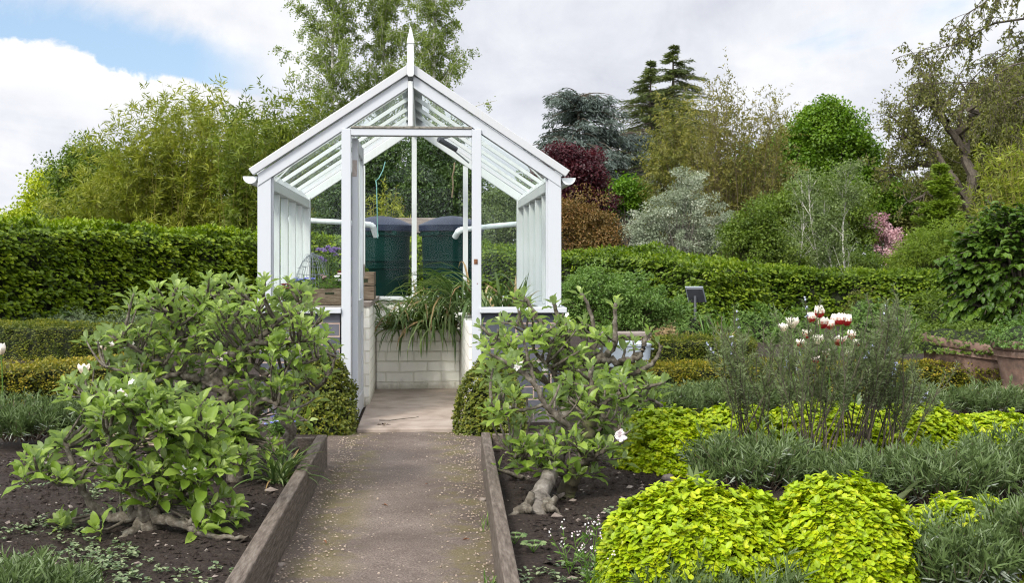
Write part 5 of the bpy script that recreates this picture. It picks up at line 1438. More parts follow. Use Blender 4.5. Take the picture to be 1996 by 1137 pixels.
for sx in (-.22, .18):
    for sy in (-.12, .12):
        mb = MB(); box(mb, (bq[0] + sx - .02, bq[1] + sy - .02, 0), (bq[0] + sx + .02, bq[1] + sy + .02, bz - .031)); mb.build('leg', M['bench_wood'], t)

# information lectern seen from behind
Ys = 17.5; sb = P(1355, 515, Ys); sb[2] = 0
t = thing('lectern_sign', 'dark grey tilted information lectern on a post, seen from behind', 'sign', sb)
s_ = Ys / F; zc = CH + (HY - 577) * s_
mb = MB(); tubes(mb, [[sb, sb + np.array([0, 0, zc * .35])]], [[.020, .020]], 10, cap=True); mb.build('post', M['bench_wood'], t)
mb = MB(); tubes(mb, [[sb + np.array([0, 0, zc * .351]), sb + np.array([0, 0, zc])]], [[.019, .019]], 10, cap=True); mb.build('upper_post', M['sign_grey'], t)
V = np.array([(-.105, -.06, .075), (.07, -.06, .075), (.122, .05, -.075), (-.060, .05, -.075)]) * 1.25; V2 = V + np.array([0.0, .012, .016])
mb = MB(); mb.add(np.concatenate([V, V2]) + np.array([sb[0], sb[1], zc]), [(0, 1, 2, 3), (7, 6, 5, 4), (0, 4, 5, 1), (1, 5, 6, 2), (2, 6, 7, 3), (3, 7, 4, 0)]); mb.build('panel', M['sign_grey'], t)
cc = V.mean(0); V3 = cc + (V - cc) * np.array([1.14, 1.14, 1.14]) + np.array([0, .013, .018]); V4 = V3 + np.array([0, .006, .008])
mb = MB(); mb.add(np.concatenate([V3, V4]) + np.array([sb[0], sb[1], zc]), [(0, 1, 2, 3), (7, 6, 5, 4), (0, 4, 5, 1), (1, 5, 6, 2), (2, 6, 7, 3), (3, 7, 4, 0)]); mb.build('plate', M['zinc'], t)

# herbaceous planting between box and hornbeam hedges
def herbs(label, x0, x1, ytop, ybase, n, L, Wd, mat, name='leafy_perennial', tm=DIA, zb=0.0, **kw):
    return dome_px(name, label, 'plant', x0, x1, ytop, ybase, n, L, Wd, mat, zb=zb, depth=.6, jag=.22, rise=.7, core='core', **kw)


lobe_tree('green_shrub', 'soft small leaved shrub right of the greenhouse in front of the hedge', 13.5, [(1160, 570, 70, 60), (1230, 580, 75, 55), (1110, 590, 50, 60), (1290, 600, 55, 45), (1180, 620, 110, 40)], (1190, .3), 330, .10, 100, .030, .018, 'herb', bark='twig', tr=.02, cat='shrub', inner=.2)
herbs('grey green cushion plant below the lectern', 1290, 1345, 612, 668, 420, .03, .012, 'herb')
herbs('low green foliage in front of the lectern', 1315, 1405, 606, 670, 500, .035, .014, 'herb')
herbs('mid green leafy plant right of the spiky iris clump', 1420, 1520, 606, 668, 700, .045, .018, 'herb')
herbs('leafy plants behind the tulips', 1500, 1600, 612, 672, 700, .045, .018, 'herb')
herbs('fresh green foliage right of the tulips', 1640, 1740, 604, 690, 800, .05, .016, 'herb')
herbs('light green grassy clump left of the tilted pot', 1700, 1800, 612, 690, 800, .07, .010, 'grass')
herbs('dark green fern like foliage behind the tilted pot', 1775, 1900, 585, 668, 800, .09, .018, 'midgreen')
herbs('brownish twiggy shrub against the far hedge', 1640, 1720, 572, 640, 500, .035, .010, 'oak')
herbs('grey green plants along the foot of the left hedge', -40, 90, 618, 655, 700, .05, .010, 'grey_herb')
herbs('grey green low planting behind the upper left box hedge', 70, 210, 612, 652, 800, .05, .010, 'grey_herb')
herbs('low grey green planting right of the leafy weed', 190, 330, 615, 652, 800, .05, .010, 'grey_herb')
herbs('leafy green weed standing against the left hedge', 62, 135, 590, 650, 200, .085, .04, 'herb', tm=OVAL)
herbs('low grey green planting behind the apple trees', 320, 520, 606, 650, 900, .05, .010, 'grey_herb')
herbs('tuft of bronze dry foliage left of the iris clump', 1258, 1320, 628, 676, 420, .06, .006, 'strap_dry')
iz = G(1385, 668)
strap_plant('spiky light green iris clump in front of the far hedge', G(1400, 672) + np.array([0, .2, 0]), 80, .42, .022, .16, el=(.7, 1.5), bend=(.2, 1.2), dry=.1, mat='grass', name='iris_clump')
strap_plant('dry straw coloured grass tuft beside the iris clump', G(1340, 676), 90, .22, .006, .16, el=(.6, 1.5), bend=(.2, 1.2), dry=0, mat='strap_dry', name='grass_tuft')
strap_plant('tall slender iris leaves behind the tulips', G(1500, 640), 26, .42, .025, .15, el=(1.2, 1.55), bend=(.0, .5), dry=0, mat='grey_herb', name='iris_clump')
strap_plant('grey iris leaves arching beside the rosemary', G(1440, 760) + np.array([0, .1, 0]), 12, .40, .03, .06, el=(.8, 1.4), bend=(.8, 1.9), dry=0, mat='grey_herb', name='iris_clump')
strap_plant('green grassy tuft in the left bed leaning over the timber edging', G(545, 942, .09), 75, .24, .012, .04, el=(.15, 1.3), bend=(.7, 1.8), dry=.04, mat='strap', name='grass_tuft')
strap_plant('upright iris leaves at the edge of the rear oregano', G(1290, 918, .08), 9, .24, .022, .025, el=(1.1, 1.5), bend=(-.1, .5), dry=0, mat='strap', name='iris_clump')
strap_plant('single upright blade beside the front oregano', G(1357, 1000, .2), 3, .17, .028, .01, el=(1.2, 1.45), bend=(-.2, .2), dry=0, mat='strap', name='iris_clump')
strap_plant('broad grey green tulip leaves between lavender and oregano', G(1735, 1020, .08), 5, .20, .045, .02, el=(1.0, 1.4), bend=(.3, 1.1), dry=0, mat='grey_herb', name='tulip_leaves')
strap_plant('orange tinted tulip leaves behind the left apple trees', G(232, 850, .05), 12, .30, .05, .05, el=(.8, 1.5), bend=(.2, 1.2), dry=0, mat='orange_leaf', name='tulip_leaves')
strap_plant('grass tuft at the foot of the left door jamb', LW(-.46, -.25, 0), 120, .10, .004, .09, el=(.5, 1.5), bend=(.4, 1.4), dry=0, mat='grass', name='grass_tuft', k=5)
strap_plant('tiny tuft of grass by the front end of the right edging', LW(.365, -3.2, 0), 40, .07, .004, .06, el=(.5, 1.5), bend=(.4, 1.4), dry=0, mat='grass', name='grass_tuft', k=5)
strap_plant('small grass at the outer foot of the right timber edging', LW(.36, -4.1, 0), 50, .06, .004, .09, el=(.5, 1.5), bend=(.4, 1.4), dry=0, mat='grass', name='grass_tuft', k=5)
bushy('violet', 'small violet flowers in the left bed beside the box bush', 'flower', G(548, 850, .05), .14, .12, 30, .04, .01, 'herb', ('blue_petal', 14, .016))


# tulips
def petal(mb, base, az, L, Wd, open_, tint_mode):
    k, c = 6, 5
    r, q = np.meshgrid(np.linspace(0, 1, k), np.linspace(-1, 1, c), indexing='ij')
    hw = Wd * .5 * np.sqrt(np.clip(1 - np.abs((r - .50) / .525) ** 2.6, 0, 1)) + Wd * .04
    rad = L * (.37 * np.sin(np.minimum(r * 2.3, 1.65)) - .13 * np.maximum(r - .55, 0) / .45 + .50 * open_ * r ** 1.5)
    h = np.array([math.cos(az), math.sin(az), 0]); s = np.array([-h[1], h[0], 0])
    V = base + rad[..., None] * h + (q * hw)[..., None] * s + (r * L * (1 - .25 * open_ * r) * (1 - .20 * np.abs(q) ** 2 * r))[..., None] * np.array([0, 0, 1.0]) - (np.abs(q) ** 2 * .12 * L)[..., None] * h
    i = np.arange(k - 1)[:, None] * c; j = np.arange(c - 1)[None]
    Fq = np.stack([i + j, i + j + 1, i + c + j + 1, i + c + j], -1).reshape(-1, 4)
    rm = (np.arange(k - 1)[:, None] + .5) / (k - 1) + 0 * j; qm = (np.arange(c - 1)[None] + .5) / (c - 1) * 2 - 1 + 0 * i
    flame = np.clip(1.30 - rm * 1.75 - np.abs(qm) * .55, 0, 1) if tint_mode else np.zeros_like(rm)
    tn = np.where(flame > .30, .02 + .1 * rm, np.where(flame > .12, .38, .70 + .3 * rm))
    mb.add(V, Fq, 0, tn.ravel())


def tulip(label, px, py, Y, size=.062, open_=0.0, red=True, ground=.0, leaf=True, group='cream and red tulips among the rosemary'):
    size *= 1.3; top = P(px, py, Y); base = np.array([top[0] + rng.normal() * .03, Y + rng.normal() * .03, ground]); t = thing('tulip', label, 'flower', base, group=group)
    u = np.linspace(0, 1, 6)[:, None]; fb = top - np.array([0, 0, size * .5]); S = base * (1 - u) + fb * u + np.array([.012, 0, 0]) * np.sin(u * 3.1)
    mb = MB(); tubes(mb, S, np.full(6, .0042), 6); mb.build('stem', M['grass'], t)
    mb = MB(); a0 = rng.uniform(0, 2)
    for k in range(6): petal(mb, fb, a0 + k * math.pi / 3, size * (1 if k % 2 else .95), size * .62, open_ + (.12 if k % 2 else 0), red)
    mb.build('flower', M['petal'], t, smooth=True)
    if leaf:
        mb = MB(); straps(mb, np.repeat(base[None], 3, 0), rnd(3, 0, 6.28), rnd(3, 1.1, 1.4), rnd(3, .16, .24), rnd(3, .03, .045), rnd(3, .4, 1.1), tint=rnd(3), tipw=.04); mb.build('leaves', M['grey_herb'], t)


tl = [('topmost tulip of the group, cream with red flames', 1597, 607, .068, 0), ('wide cream tulip with red base at the left of the front row', 1604, 628, .068, .25), ('cream and red tulip tucked right behind the front row', 1618, 632, .062, .1),
      ('left tulip of the three standing close together', 1628, 622, .064, .05), ('middle tulip of the three standing close together', 1639, 621, .064, .0), ('right tulip of the three standing close together', 1651, 623, .066, .05),
      ('wide open white tulip with a red heart', 1634, 661, .075, .8), ('small round tulip with red lower half at the right', 1669, 669, .050, .0), ('pale pinkish tulip at the left end of the group', 1545, 627, .066, .5),
      ('creamy tulip above the rosemary left of the tallest', 1582, 618, .060, .1), ('fading pale tulip low at the left of the group', 1527, 637, .058, .5), ('red based tulip half hidden in the rosemary', 1573, 650, .058, .3), ('white tulip low behind the front row stems', 1594, 660, .06, .5)]
for k, (lb, x, y, sz, op_) in enumerate(tl):
    tulip(lb, x, y, 8.3 + .12 * (k % 4), sz, op_, red=lb.find('pale') < 0 and lb.find('white tulip low') < 0)
for k, (lb, x, y, sz, op_) in enumerate([('pale tulip deep in the rosemary below the wide white one', 1612, 688, .05, .4), ('small cream tulip between rosemary stems on the left', 1560, 668, .05, .3), ('creamy tulip bud low on the right side of the group', 1655, 690, .045, .0), ('pale tulip lowest of all in the rosemary', 1590, 700, .05, .5), ('cream tulip right of the wide open white one', 1660, 652, .055, .1)]):
    tulip(lb, x, y, 8.2, sz, op_)
gl = 'tulips behind the left apple trees'
tulip('white and red striped tulip above the left apple branches', 229, 657, 8.0, .066, .25, group=gl); tulip('blown white tulip at the left of the apple branches', 207, 672, 7.9, .070, .9, red=False, group=gl)
tulip('cream tulip just inside the left edge above the box hedge', 2, 680, 8.0, .06, .0, red=False, group=gl); tulip('pale tulip low among the left apple leaves', 163, 718, 7.8, .06, .4, red=False, group=gl)
# ------------------------------------------------------------------ trained apple trees
def apple(label, Y, trunk, limbs, lobes, nros, bark='apple_bark', L=.072, zb=.09, blossoms=2, seed=0, bare=0.0, moss=False, pale=False, group='gnarled dwarf apple trees along the path', per=7, dep=.20):
    """trunk / limbs: [(px, py, dy, radius)], lobes: crown ellipses (px) that leaf rosettes fill"""
    b = P(trunk[0][0], trunk[0][1], Y + trunk[0][2]); b[2] = zb - .02
    t = thing('apple_tree', label, 'tree', b, group=group)
    mt = MB(); sk = []

    def limb(l, k=14, mat=0, gn=.006):
        q = np.array([P(x, y, Y + dy) for x, y, dy, r in l]); r = np.array([v[3] for v in l]) * (.80 if mat == 0 else .9); m = len(q)
        # smooth through the points (Catmull-Rom), with knots and wobbles
        pts, rr = [], []
        for i in range(m - 1):
            p0, p1, p2, p3 = q[max(i - 1, 0)], q[i], q[i + 1], q[min(i + 2, m - 1)]
            for s in np.linspace(0, 1, 6, endpoint=(i == m - 2)):
                pts.append(.5 * ((2 * p1) + (-p0 + p2) * s + (2 * p0 - 5 * p1 + 4 * p2 - p3) * s * s + (-p0 + 3 * p1 - 3 * p2 + p3) * s ** 3)); rr.append(r[i] * (1 - s) + r[i + 1] * s)
        pts = np.array(pts); rr = np.array(rr); pts[1:] += rng.normal(size=(len(pts) - 1, 3)) * np.minimum(gn, rr[1:, None] * .25)
        rr = rr * (1 + rng.normal(size=len(rr)) * (.03 if mat else .06))
        tubes(mt, pts, rr, 8, mat, cap=True); return pts, rr
    tk, tr_ = limb(trunk, mat=1, gn=.0055)
    tr_pts = [tk]
    ends = []
    for l in limbs:
        p, r = limb(l); sk.append((p, r)); ends.append((p[-1], nrm(p[-1] - p[-3]))) if p[-1][2] > zb + .03 else None
        for _ in range(2):                      # swollen knots and pruning stubs
            i = rng.integers(3, len(p) - 2); d = rdir(1)[0]; d[2] = abs(d[2])
            tubes(mt, [[p[i], p[i] + d * r[i] * 1.2, p[i] + d * r[i] * 2.4]], [[r[i] * .9, r[i] * .75, r[i] * .5]], 7, cap=True)
    sk = [(p, r) for p, r in sk if p[-1][2] > zb + .05] or sk
    allp = np.concatenate([p for p, _ in sk]); allr = np.concatenate([r for _, r in sk])
    lob = np.array(lobes, float); w = lob[:, 2] * lob[:, 3]; w /= w.sum(); li = rng.choice(len(lob), nros, p=w); s = Y / F
    d = rdir(nros); rad = rnd(nros, .12, 1) ** (1 / 2.4)
    C = np.stack([(lob[li, 0] - CX) * s, np.full(nros, Y), CH + (HY - lob[li, 1]) * s], -1) + d * rad[:, None] * np.stack([lob[li, 2] * s, np.full(nros, dep), lob[li, 3] * s], -1)
    C[:, 2] = np.maximum(C[:, 2], zb + .03)
    # each rosette hangs on a shoot that springs from the nearest lower part of a limb
    T0, T1, DR = [], [], []
    for c in C:
        dist = np.linalg.norm(allp - c + np.array([0, 0, .05]), axis=1) + .5 * np.maximum(allp[:, 2] - c[2] + .02, 0)
        i = int(np.argmin(dist)); p = allp[i]; v = c - p; ln = np.linalg.norm(v)
        if ln > .24: c = p + v / ln * .24
        T0.append(p); T1.append(c); DR.append(nrm(c - p + np.array([0, 0, .04])))
    T0, T1 = np.array(T0), np.array(T1); u = np.linspace(0, 1, 6)[None, :, None]; mid = (T0 + T1) / 2 + rng.normal(size=T0.shape) * .014 - np.array([0, 0, .012])
    SH = T0[:, None] * (1 - u) ** 2 + 2 * mid[:, None] * u * (1 - u) + T1[:, None] * u ** 2
    tubes(mt, SH, np.linspace(.0068, .0036, 6)[None] * rnd(len(T0), .75, 1.25)[:, None], 6, cap=True)
    mt.build('branches', [M[bark], M['moss_bark' if moss else 'apple_bark_pale' if pale else bark]], t, smooth=True)
    pos = np.concatenate([T1, np.array([e[0] for e in ends])]); dr = np.concatenate([np.array(DR), np.array([e[1] for e in ends])])
    keep = np.concatenate([rng.random(len(T1)) > bare, rng.random(len(ends)) > .25]); pos, dr = pos[keep], nrm(dr[keep] + np.array([0, 0, .55]))
    n = len(pos); cnt = rng.integers(per - 2, per + 3, n); q = np.repeat(np.arange(n), cnt); k = len(q)
    j = np.concatenate([np.arange(c) for c in cnt]); ph = j * 2.399 + np.repeat(rnd(n, 0, 6.28), cnt)
    e1 = nrm(np.cross(dr, rdir(n)))[q]; e2 = np.cross(dr[q], e1)
    fr = j / np.repeat(cnt, cnt)                     # inner (young, upright) to outer (large, spreading)
    sp = .22 + 1.05 * (1 - fr) * rnd(k, .7, 1.25)
    ax = nrm(dr[q] * np.cos(sp)[:, None] + (np.cos(ph)[:, None] * e1 + np.sin(ph)[:, None] * e2) * np.sin(sp)[:, None] + np.array([0, 0, .10]))
    Ls = L * (.50 + .62 * (1 - fr)) * rnd(k, .8, 1.25)
    pet = .32 * Ls
    st = pos[q] - dr[q] * (.035 * (1 - fr))[:, None]; lp = st + ax * pet[:, None]
    ax2 = nrm(ax + np.array([0, 0, -.12]) * (1 - fr)[:, None])
    nm = nrm(dr[q] * 1.0 + np.array([0, 0, .5]) - ax * .3 + rdir(k) * .30)
    mp = MB(); tubes(mp, np.stack([st, (st + lp) / 2 + np.array([0, 0, .003]), lp], 1), np.full((k, 3), .0011), 3, tint=.5); 
    leaves(mp, lp, ax2, nm, Ls, Ls * rnd(k, .40, .56), BIG, np.clip(rnd(k, 0, .62) + .55 * fr ** 2, 0, 1)); mp.build('leaves', M['apple'], t, smooth=True)
    if blossoms:
        for i in rng.choice(n, blossoms, replace=False):
            mb = MB()
            for m in range(3):
                c = pos[i] + dr[i] * .015 + rng.normal(size=3) * .016; a = np.arange(5) / 5 * 6.283 + rng.uniform(0, 1); f = nrm(dr[i] * .4 + rdir(1)[0] * .6 + np.array([0, -.6, .2])); g1 = nrm(np.cross(f, np.array([.1, .2, 1]))); g2 = np.cross(f, g1)
                axx = np.cos(a)[:, None] * g1 + np.sin(a)[:, None] * g2 + f * .35; leaves(mb, np.repeat(c[None], 5, 0), axx, np.repeat(f[None], 5, 0), .015, .012, OVAL, rnd(5))
            mb.build('blossom', M['white_petal'], t)
    return t


# front left
apple('front left apple tree leaning over the soil nearest the camera', 4.42,
      [(296, 1056, 0, .050), (292, 1010, .0, .044), (292, 985, .01, .048), (290, 965, .01, .040)],
      [[(290, 990, 0, .034), (262, 945, -.02, .030), (250, 930, -.03, .028), (256, 895, -.03, .012), (263, 803, -.04, .009)],
       [(290, 985, .0, .030), (305, 940, .05, .022), (325, 900, .08, .016), (337, 855, .1, .011)],
       [(280, 1015, 0, .026), (240, 1050, -.08, .018), (205, 1065, -.12, .014), (168, 1081, -.15, .010)],
       [(285, 1000, 0, .028), (225, 1012, .03, .022), (180, 985, .04, .019), (150, 930, .05, .016), (133, 880, .06, .012), (118, 855, .06, .008)],
       [(150, 935, .05, .012), (120, 945, .0, .009), (75, 925, -.05, .006)],
       [(300, 990, .0, .030), (345, 985, .06, .022), (362, 940, .08, .015), (385, 890, .12, .011), (395, 865, .12, .008)],
       [(300, 1005, -.02, .028), (350, 1020, -.08, .020), (405, 1045, -.12, .015), (450, 1050, -.14, .010), (490, 1047, -.14, .007)],
       [(290, 970, .04, .022), (300, 920, .12, .016), (280, 860, .16, .012), (235, 790, .18, .008)],
       [(250, 930, -.03, .014), (220, 890, -.06, .010), (212, 845, -.08, .007)]],
      [(300, 860, 150, 90), (120, 885, 90, 60), (400, 930, 100, 80), (430, 1050, 70, 50), (180, 1060, 70, 40), (250, 800, 90, 60), (370, 820, 90, 70), (60, 930, 45, 25), (450, 870, 60, 60), (290, 930, 110, 60)], 150, blossoms=3, L=.063, per=7)
# middle left
apple('middle left apple tree with thick pale limbs in front of the greenhouse wall', 5.45,
      [(470, 965, 0, .060), (462, 930, 0, .050), (455, 880, 0, .045), (450, 820, .02, .046), (445, 770, .02, .044)],
      [[(447, 780, .02, .040), (432, 745, .02, .036), (445, 705, .0, .032), (470, 682, -.02, .028), (510, 665, -.03, .020), (585, 668, -.05, .012)],
       [(440, 765, .02, .030), (400, 740, .0, .028), (360, 730, -.02, .030), (353, 700, -.02, .028), (352, 660, -.02, .022), (335, 610, -.02, .012)],
       [(365, 730, -.02, .022), (320, 712, -.06, .016), (280, 690, -.08, .012), (238, 664, -.1, .008)],
       [(400, 740, .0, .018), (430, 700, .10, .014), (450, 650, .14, .011), (470, 600, .15, .009), (492, 555, .16, .007)],
       [(500, 668, -.03, .016), (540, 630, .0, .013), (575, 600, .02, .010), (590, 582, .02, .007)],
       [(470, 684, -.02, .018), (495, 640, .05, .014), (510, 590, .08, .011), (517, 545, .08, .010)],
       [(455, 850, .02, .026), (490, 815, -.04, .020), (510, 780, -.06, .015), (560, 800, -.10, .010), (600, 822, -.14, .006)],
       [(355, 725, -.04, .018), (300, 745, -.10, .014), (240, 765, -.14, .011), (175, 775, -.18, .008)],
       [(300, 745, -.10, .012), (255, 730, -.12, .009), (205, 715, -.14, .006)],
       [(352, 670, -.02, .016), (380, 620, .04, .012), (395, 590, .05, .008)],
       [(440, 720, .02, .018), (510, 740, .10, .014), (560, 720, .14, .010), (620, 700, .16, .007)]],
      [(330, 600, 80, 60), (450, 590, 90, 60), (540, 600, 70, 60), (590, 650, 65, 60), (250, 680, 80, 60), (400, 680, 110, 70), (170, 745, 55, 45), (530, 720, 90, 70), (300, 740, 110, 60), (430, 790, 110, 70), (560, 780, 60, 50), (230, 760, 80, 50), (500, 850, 60, 60), (330, 805, 120, 50), (420, 850, 90, 50)], 340, blossoms=4, bark='apple_bark', L=.054, per=7, dep=.26)
# back left
apple('back left apple tree crowding the left jamb of the greenhouse', 6.1,
      [(585, 925, .0, .040), (572, 880, 0, .034), (560, 830, 0, .032), (548, 780, .0, .030)],
      [[(550, 790, .0, .026), (520, 740, .0, .020), (480, 690, .02, .015), (440, 620, .04, .010), (430, 570, .04, .007)], [(552, 785, 0, .024), (580, 730, 0, .018), (600, 670, .02, .013), (610, 620, .02, .008)],
       [(556, 800, 0, .02), (600, 770, -.05, .015), (640, 735, -.06, .010), (655, 690, -.06, .006)], [(545, 780, .0, .022), (500, 770, .05, .016), (460, 720, .08, .012), (400, 640, .1, .008)]],
      [(430, 570, 70, 40), (560, 640, 90, 70), (620, 690, 40, 60), (480, 660, 90, 70), (590, 740, 60, 50)], 72, blossoms=2, L=.053, per=7, dep=.22)
# right front (mossy) and right rear (pale)
apple('front right apple tree with a short mossy trunk', 5.08,
      [(1100, 975, 0, .045), (1106, 950, 0, .040), (1120, 925, 0, .034), (1141, 880, .0, .030), (1150, 830, .02, .028), (1160, 785, .02, .024), (1154, 753, .02, .020)],
      [[(1141, 868, 0, .022), (1100, 825, -.05, .018), (1062, 790, -.08, .015), (1043, 748, -.08, .013), (1000, 715, -.08, .010), (951, 688, -.08, .007)],
       [(1155, 760, .02, .016), (1150, 735, .02, .013), (1154, 715, .02, .010)],
       [(1150, 810, .02, .018), (1180, 785, -.02, .014), (1217, 764, -.05, .012), (1260, 755, -.06, .010), (1298, 744, -.06, .007)],
       [(1217, 764, -.05, .010), (1255, 775, -.02, .008), (1290, 790, .0, .006)],
       [(1110, 915, .0, .020), (1150, 895, -.06, .015), (1189, 872, -.10, .009)],
       [(1098, 925, .0, .018), (1050, 905, -.04, .013), (999, 889, -.06, .008)],
       [(1062, 790, -.08, .010), (1010, 800, -.10, .008), (960, 790, -.10, .006)],
       [(1043, 748, -.08, .010), (1030, 700, -.06, .008), (1020, 660, -.06, .006)],
       [(1160, 790, .02, .016), (1190, 830, -.04, .011), (1215, 850, -.06, .007)]],
      [(1070, 830, 100, 60), (1000, 790, 60, 50), (1180, 850, 60, 50), (1140, 760, 90, 50), (1230, 770, 70, 40), (1040, 880, 60, 40), (980, 720, 45, 40), (1190, 900, 45, 35), (1110, 890, 60, 40)], 118, moss=True, blossoms=2, L=.056, bare=.12)
apple('back right apple tree with a pale leaning trunk and bare upright shoots', 5.5,
      [(1036, 1060, -.77, .085), (1042, 1012, -.76, .064), (1049, 984, -.73, .044), (1057, 962, -.67, .038), (1072, 925, -.52, .034), (1090, 880, -.34, .032), (1102, 820, -.12, .032), (1110, 760, .05, .032), (1105, 720, .05, .030)],
      [[(1105, 735, .05, .026), (1080, 690, .02, .020), (1059, 640, .0, .015), (1035, 600, -.02, .012), (1018, 576, -.02, .010)],
       [(1106, 725, .05, .024), (1110, 680, .06, .019), (1085, 610, .08, .012), (1078, 590, .08, .009)],
       [(1110, 740, .05, .028), (1140, 715, .03, .026), (1170, 700, .02, .024), (1195, 678, .0, .018), (1199, 640, .0, .013), (1201, 592, .0, .012)],
       [(1140, 715, .03, .018), (1160, 670, .06, .014), (1150, 610, .08, .011), (1132, 570, .08, .009)],
       [(1175, 702, .02, .024), (1215, 705, .0, .020), (1246, 694, -.02, .017), (1255, 670, -.02, .015), (1264, 648, -.02, .012)],
       [(1200, 722, .02, .018), (1235, 728, .02, .016), (1268, 712, .0, .014), (1284, 690, .0, .011), (1290, 674, .0, .008)],
       [(1095, 790, .05, .018), (1060, 740, .0, .014), (1010, 690, -.03, .011), (960, 655, -.05, .009), (935, 635, -.05, .008)],
       [(1100, 780, .05, .016), (1075, 720, -.05, .012), (1045, 690, -.06, .010), (1035, 650, -.06, .009)],
       [(1080, 690, .02, .012), (1050, 660, .04, .010), (1005, 630, .05, .007)],
       [(1060, 950, .0, .018), (1010, 930, -.05, .013), (966, 915, -.08, .008)],
       [(1052, 975, -.70, .040), (1030, 990, -.78, .030), (1010, 1000, -.82, .020), (990, 1012, -.84, .010)], [(1054, 975, -.70, .036), (1074, 992, -.80, .024), (1092, 1006, -.84, .010)],
       [(1190, 720, .02, .014), (1210, 760, .05, .012), (1225, 800, .06, .008)]],
      [(1070, 640, 70, 50), (970, 680, 50, 55), (1130, 670, 70, 60), (1250, 670, 40, 25), (1010, 640, 60, 50), (1250, 740, 60, 40), (1090, 740, 100, 50), (1180, 750, 60, 40), (1030, 590, 40, 20)], 128, bark='apple_bark', pale=True, blossoms=2, L=.054, bare=.15, dep=.24)

# ------------------------------------------------------------------ small ground things
def scatter_pebbles():
    n = 420; mb = MB()
    u = np.concatenate([rnd(n // 2, -2.6, -.50), rnd(n // 2, .46, 2.2)]); v = rnd(len(u), -4.6, -1.7)
    sz = rnd(len(u), .004, .013) * np.where(rng.random(len(u)) < .06, 1.8, 1)
    ico = np.array([(1, 0, 0), (-1, 0, 0), (0, 1, 0), (0, -1, 0), (0, 0, 1), (0, 0, -1)], float); fc = np.array([(0, 2, 4), (2, 1, 4), (1, 3, 4), (3, 0, 4), (2, 0, 5), (1, 2, 5), (3, 1, 5), (0, 3, 5)])
    for a, b, s in zip(u, v, sz):
        c = LW(a, b, .094 + s * .2); R = rng.normal(size=(3, 3)) * .25 + np.eye(3); mb.add(c + ico @ R * s * np.array([1.2, 1, .6]), fc)
    tag(mb.build('pebbles', M['stone'], smooth=False), 'small stones scattered over the dark soil of both beds', 'pebbles', kind='stuff')


def scatter_clods():
    n = 16000; mb = MB()
    u = np.concatenate([rnd(n // 2, -3.0, -.49), rnd(n // 2, .455, 2.4)]); v = rnd(len(u), -4.9, -1.68)
    s = rnd(len(u), .003, .013) * np.where(rng.random(len(u)) < .06, 2.0, 1)
    C = GO + GU * u[:, None] + GV * v[:, None]; C[:, 2] = soil_z(u, v, .086, .024) + s * .1
    ico = np.array([(1, 0, 0), (-1, 0, 0), (0, 1, 0), (0, -1, 0), (0, 0, 1), (0, 0, -1)], float); fc = np.array([(0, 2, 4), (2, 1, 4), (1, 3, 4), (3, 0, 4)])
    J = ico[None] * rnd((len(u), 6, 1), .6, 1.2) + rng.normal(size=(len(u), 6, 3)) * .2
    V = C[:, None] + J * s[:, None, None] * np.array([1.1, 1.1, .75]); mb.add(V, (np.arange(len(u))[:, None, None] * 6 + fc[None]).reshape(-1, 3))
    tag(mb.build('soil_crumbs', M['soil']), 'crumbs and clods of dark soil in both beds', 'soil', kind='stuff')


def scatter_seedlings():
    mb = MB(); n = 900
    px = np.concatenate([rnd(500, -20, 260), rnd(200, 200, 470), rnd(200, 1000, 1230)]); py = np.concatenate([rnd(500, 940, 1150), rnd(200, 1000, 1150), rnd(200, 960, 1140)])
    Y = F * (CH - .1) / (py - HY); p = np.stack([(px - CX) / F * Y, Y, np.full(n, .10)], -1); keep = sn(p, 4.5, 2) > -.05; p = p[keep]; n = len(p)
    q = np.repeat(np.arange(n), 5); k = len(q); a = rnd(k, 0, 6.28); ax = np.stack([np.cos(a), np.sin(a), rnd(k, .1, .6)], -1)
    leaves(mb, p[q] + rng.normal(size=(k, 3)) * np.array([.006, .006, .004]), ax, nrm(np.array([[0, 0, 1.0]]) + rdir(k) * .3), .016 * rnd(k, .6, 1.3), .012 * rnd(k, .7, 1.2), OVAL, rnd(k))
    tag(mb.build('seedlings', M['grey_herb']), 'tiny green seedlings dotted over the dark soil', 'seedlings', kind='stuff')


def scatter_chips():
    mb = MB(); n = 1000
    sd = rng.choice([-1, 1], n); u = -.01 + sd * (.39 - np.abs(rng.normal(size=n)) * .12); v = rnd(n, -4.4, -.4)
    ok = np.abs(u + .01) < .385; u, v = u[ok], v[ok]; n = len(u)
    C = GO + GU * u[:, None] + GV * v[:, None]; C[:, 2] = .010 + .02 * np.clip(np.abs(u + .01) - .3, 0, 1); s = rnd(n, .0020, .0058)
    q = np.array([(-1, -.6, 0), (1, -.7, 0), (.9, .7, 0), (-.8, .6, 0), (-.5, -.3, .7), (.5, -.3, .8), (.4, .4, .7), (-.4, .3, .7)], float); fc = np.array([(4, 5, 6, 7), (0, 1, 5, 4), (1, 2, 6, 5), (2, 3, 7, 6), (3, 0, 4, 7)])
    a = rnd(n, 0, 6.28); R = np.stack([np.stack([np.cos(a), -np.sin(a), 0 * a], -1), np.stack([np.sin(a), np.cos(a), 0 * a], -1), np.stack([0 * a, 0 * a, 1 + 0 * a], -1)], 1)
    V = C[:, None] + np.einsum('nij,kj->nki', R, q) * s[:, None, None]; mb.add(V, (np.arange(n)[:, None, None] * 8 + fc[None]).reshape(-1, 4))
    tag(mb.build('gravel_chips', M['chips']), 'pale gravel chips gathered along both edges of the path', 'gravel', kind='stuff')


M['chips'] = noise_mat('gravel_chip', (.14, .10, .07), (.28, .22, .17), 60, bmp=.2, c3=(.42, .36, .29))
scatter_pebbles(); scatter_clods(); scatter_seedlings(); scatter_chips()


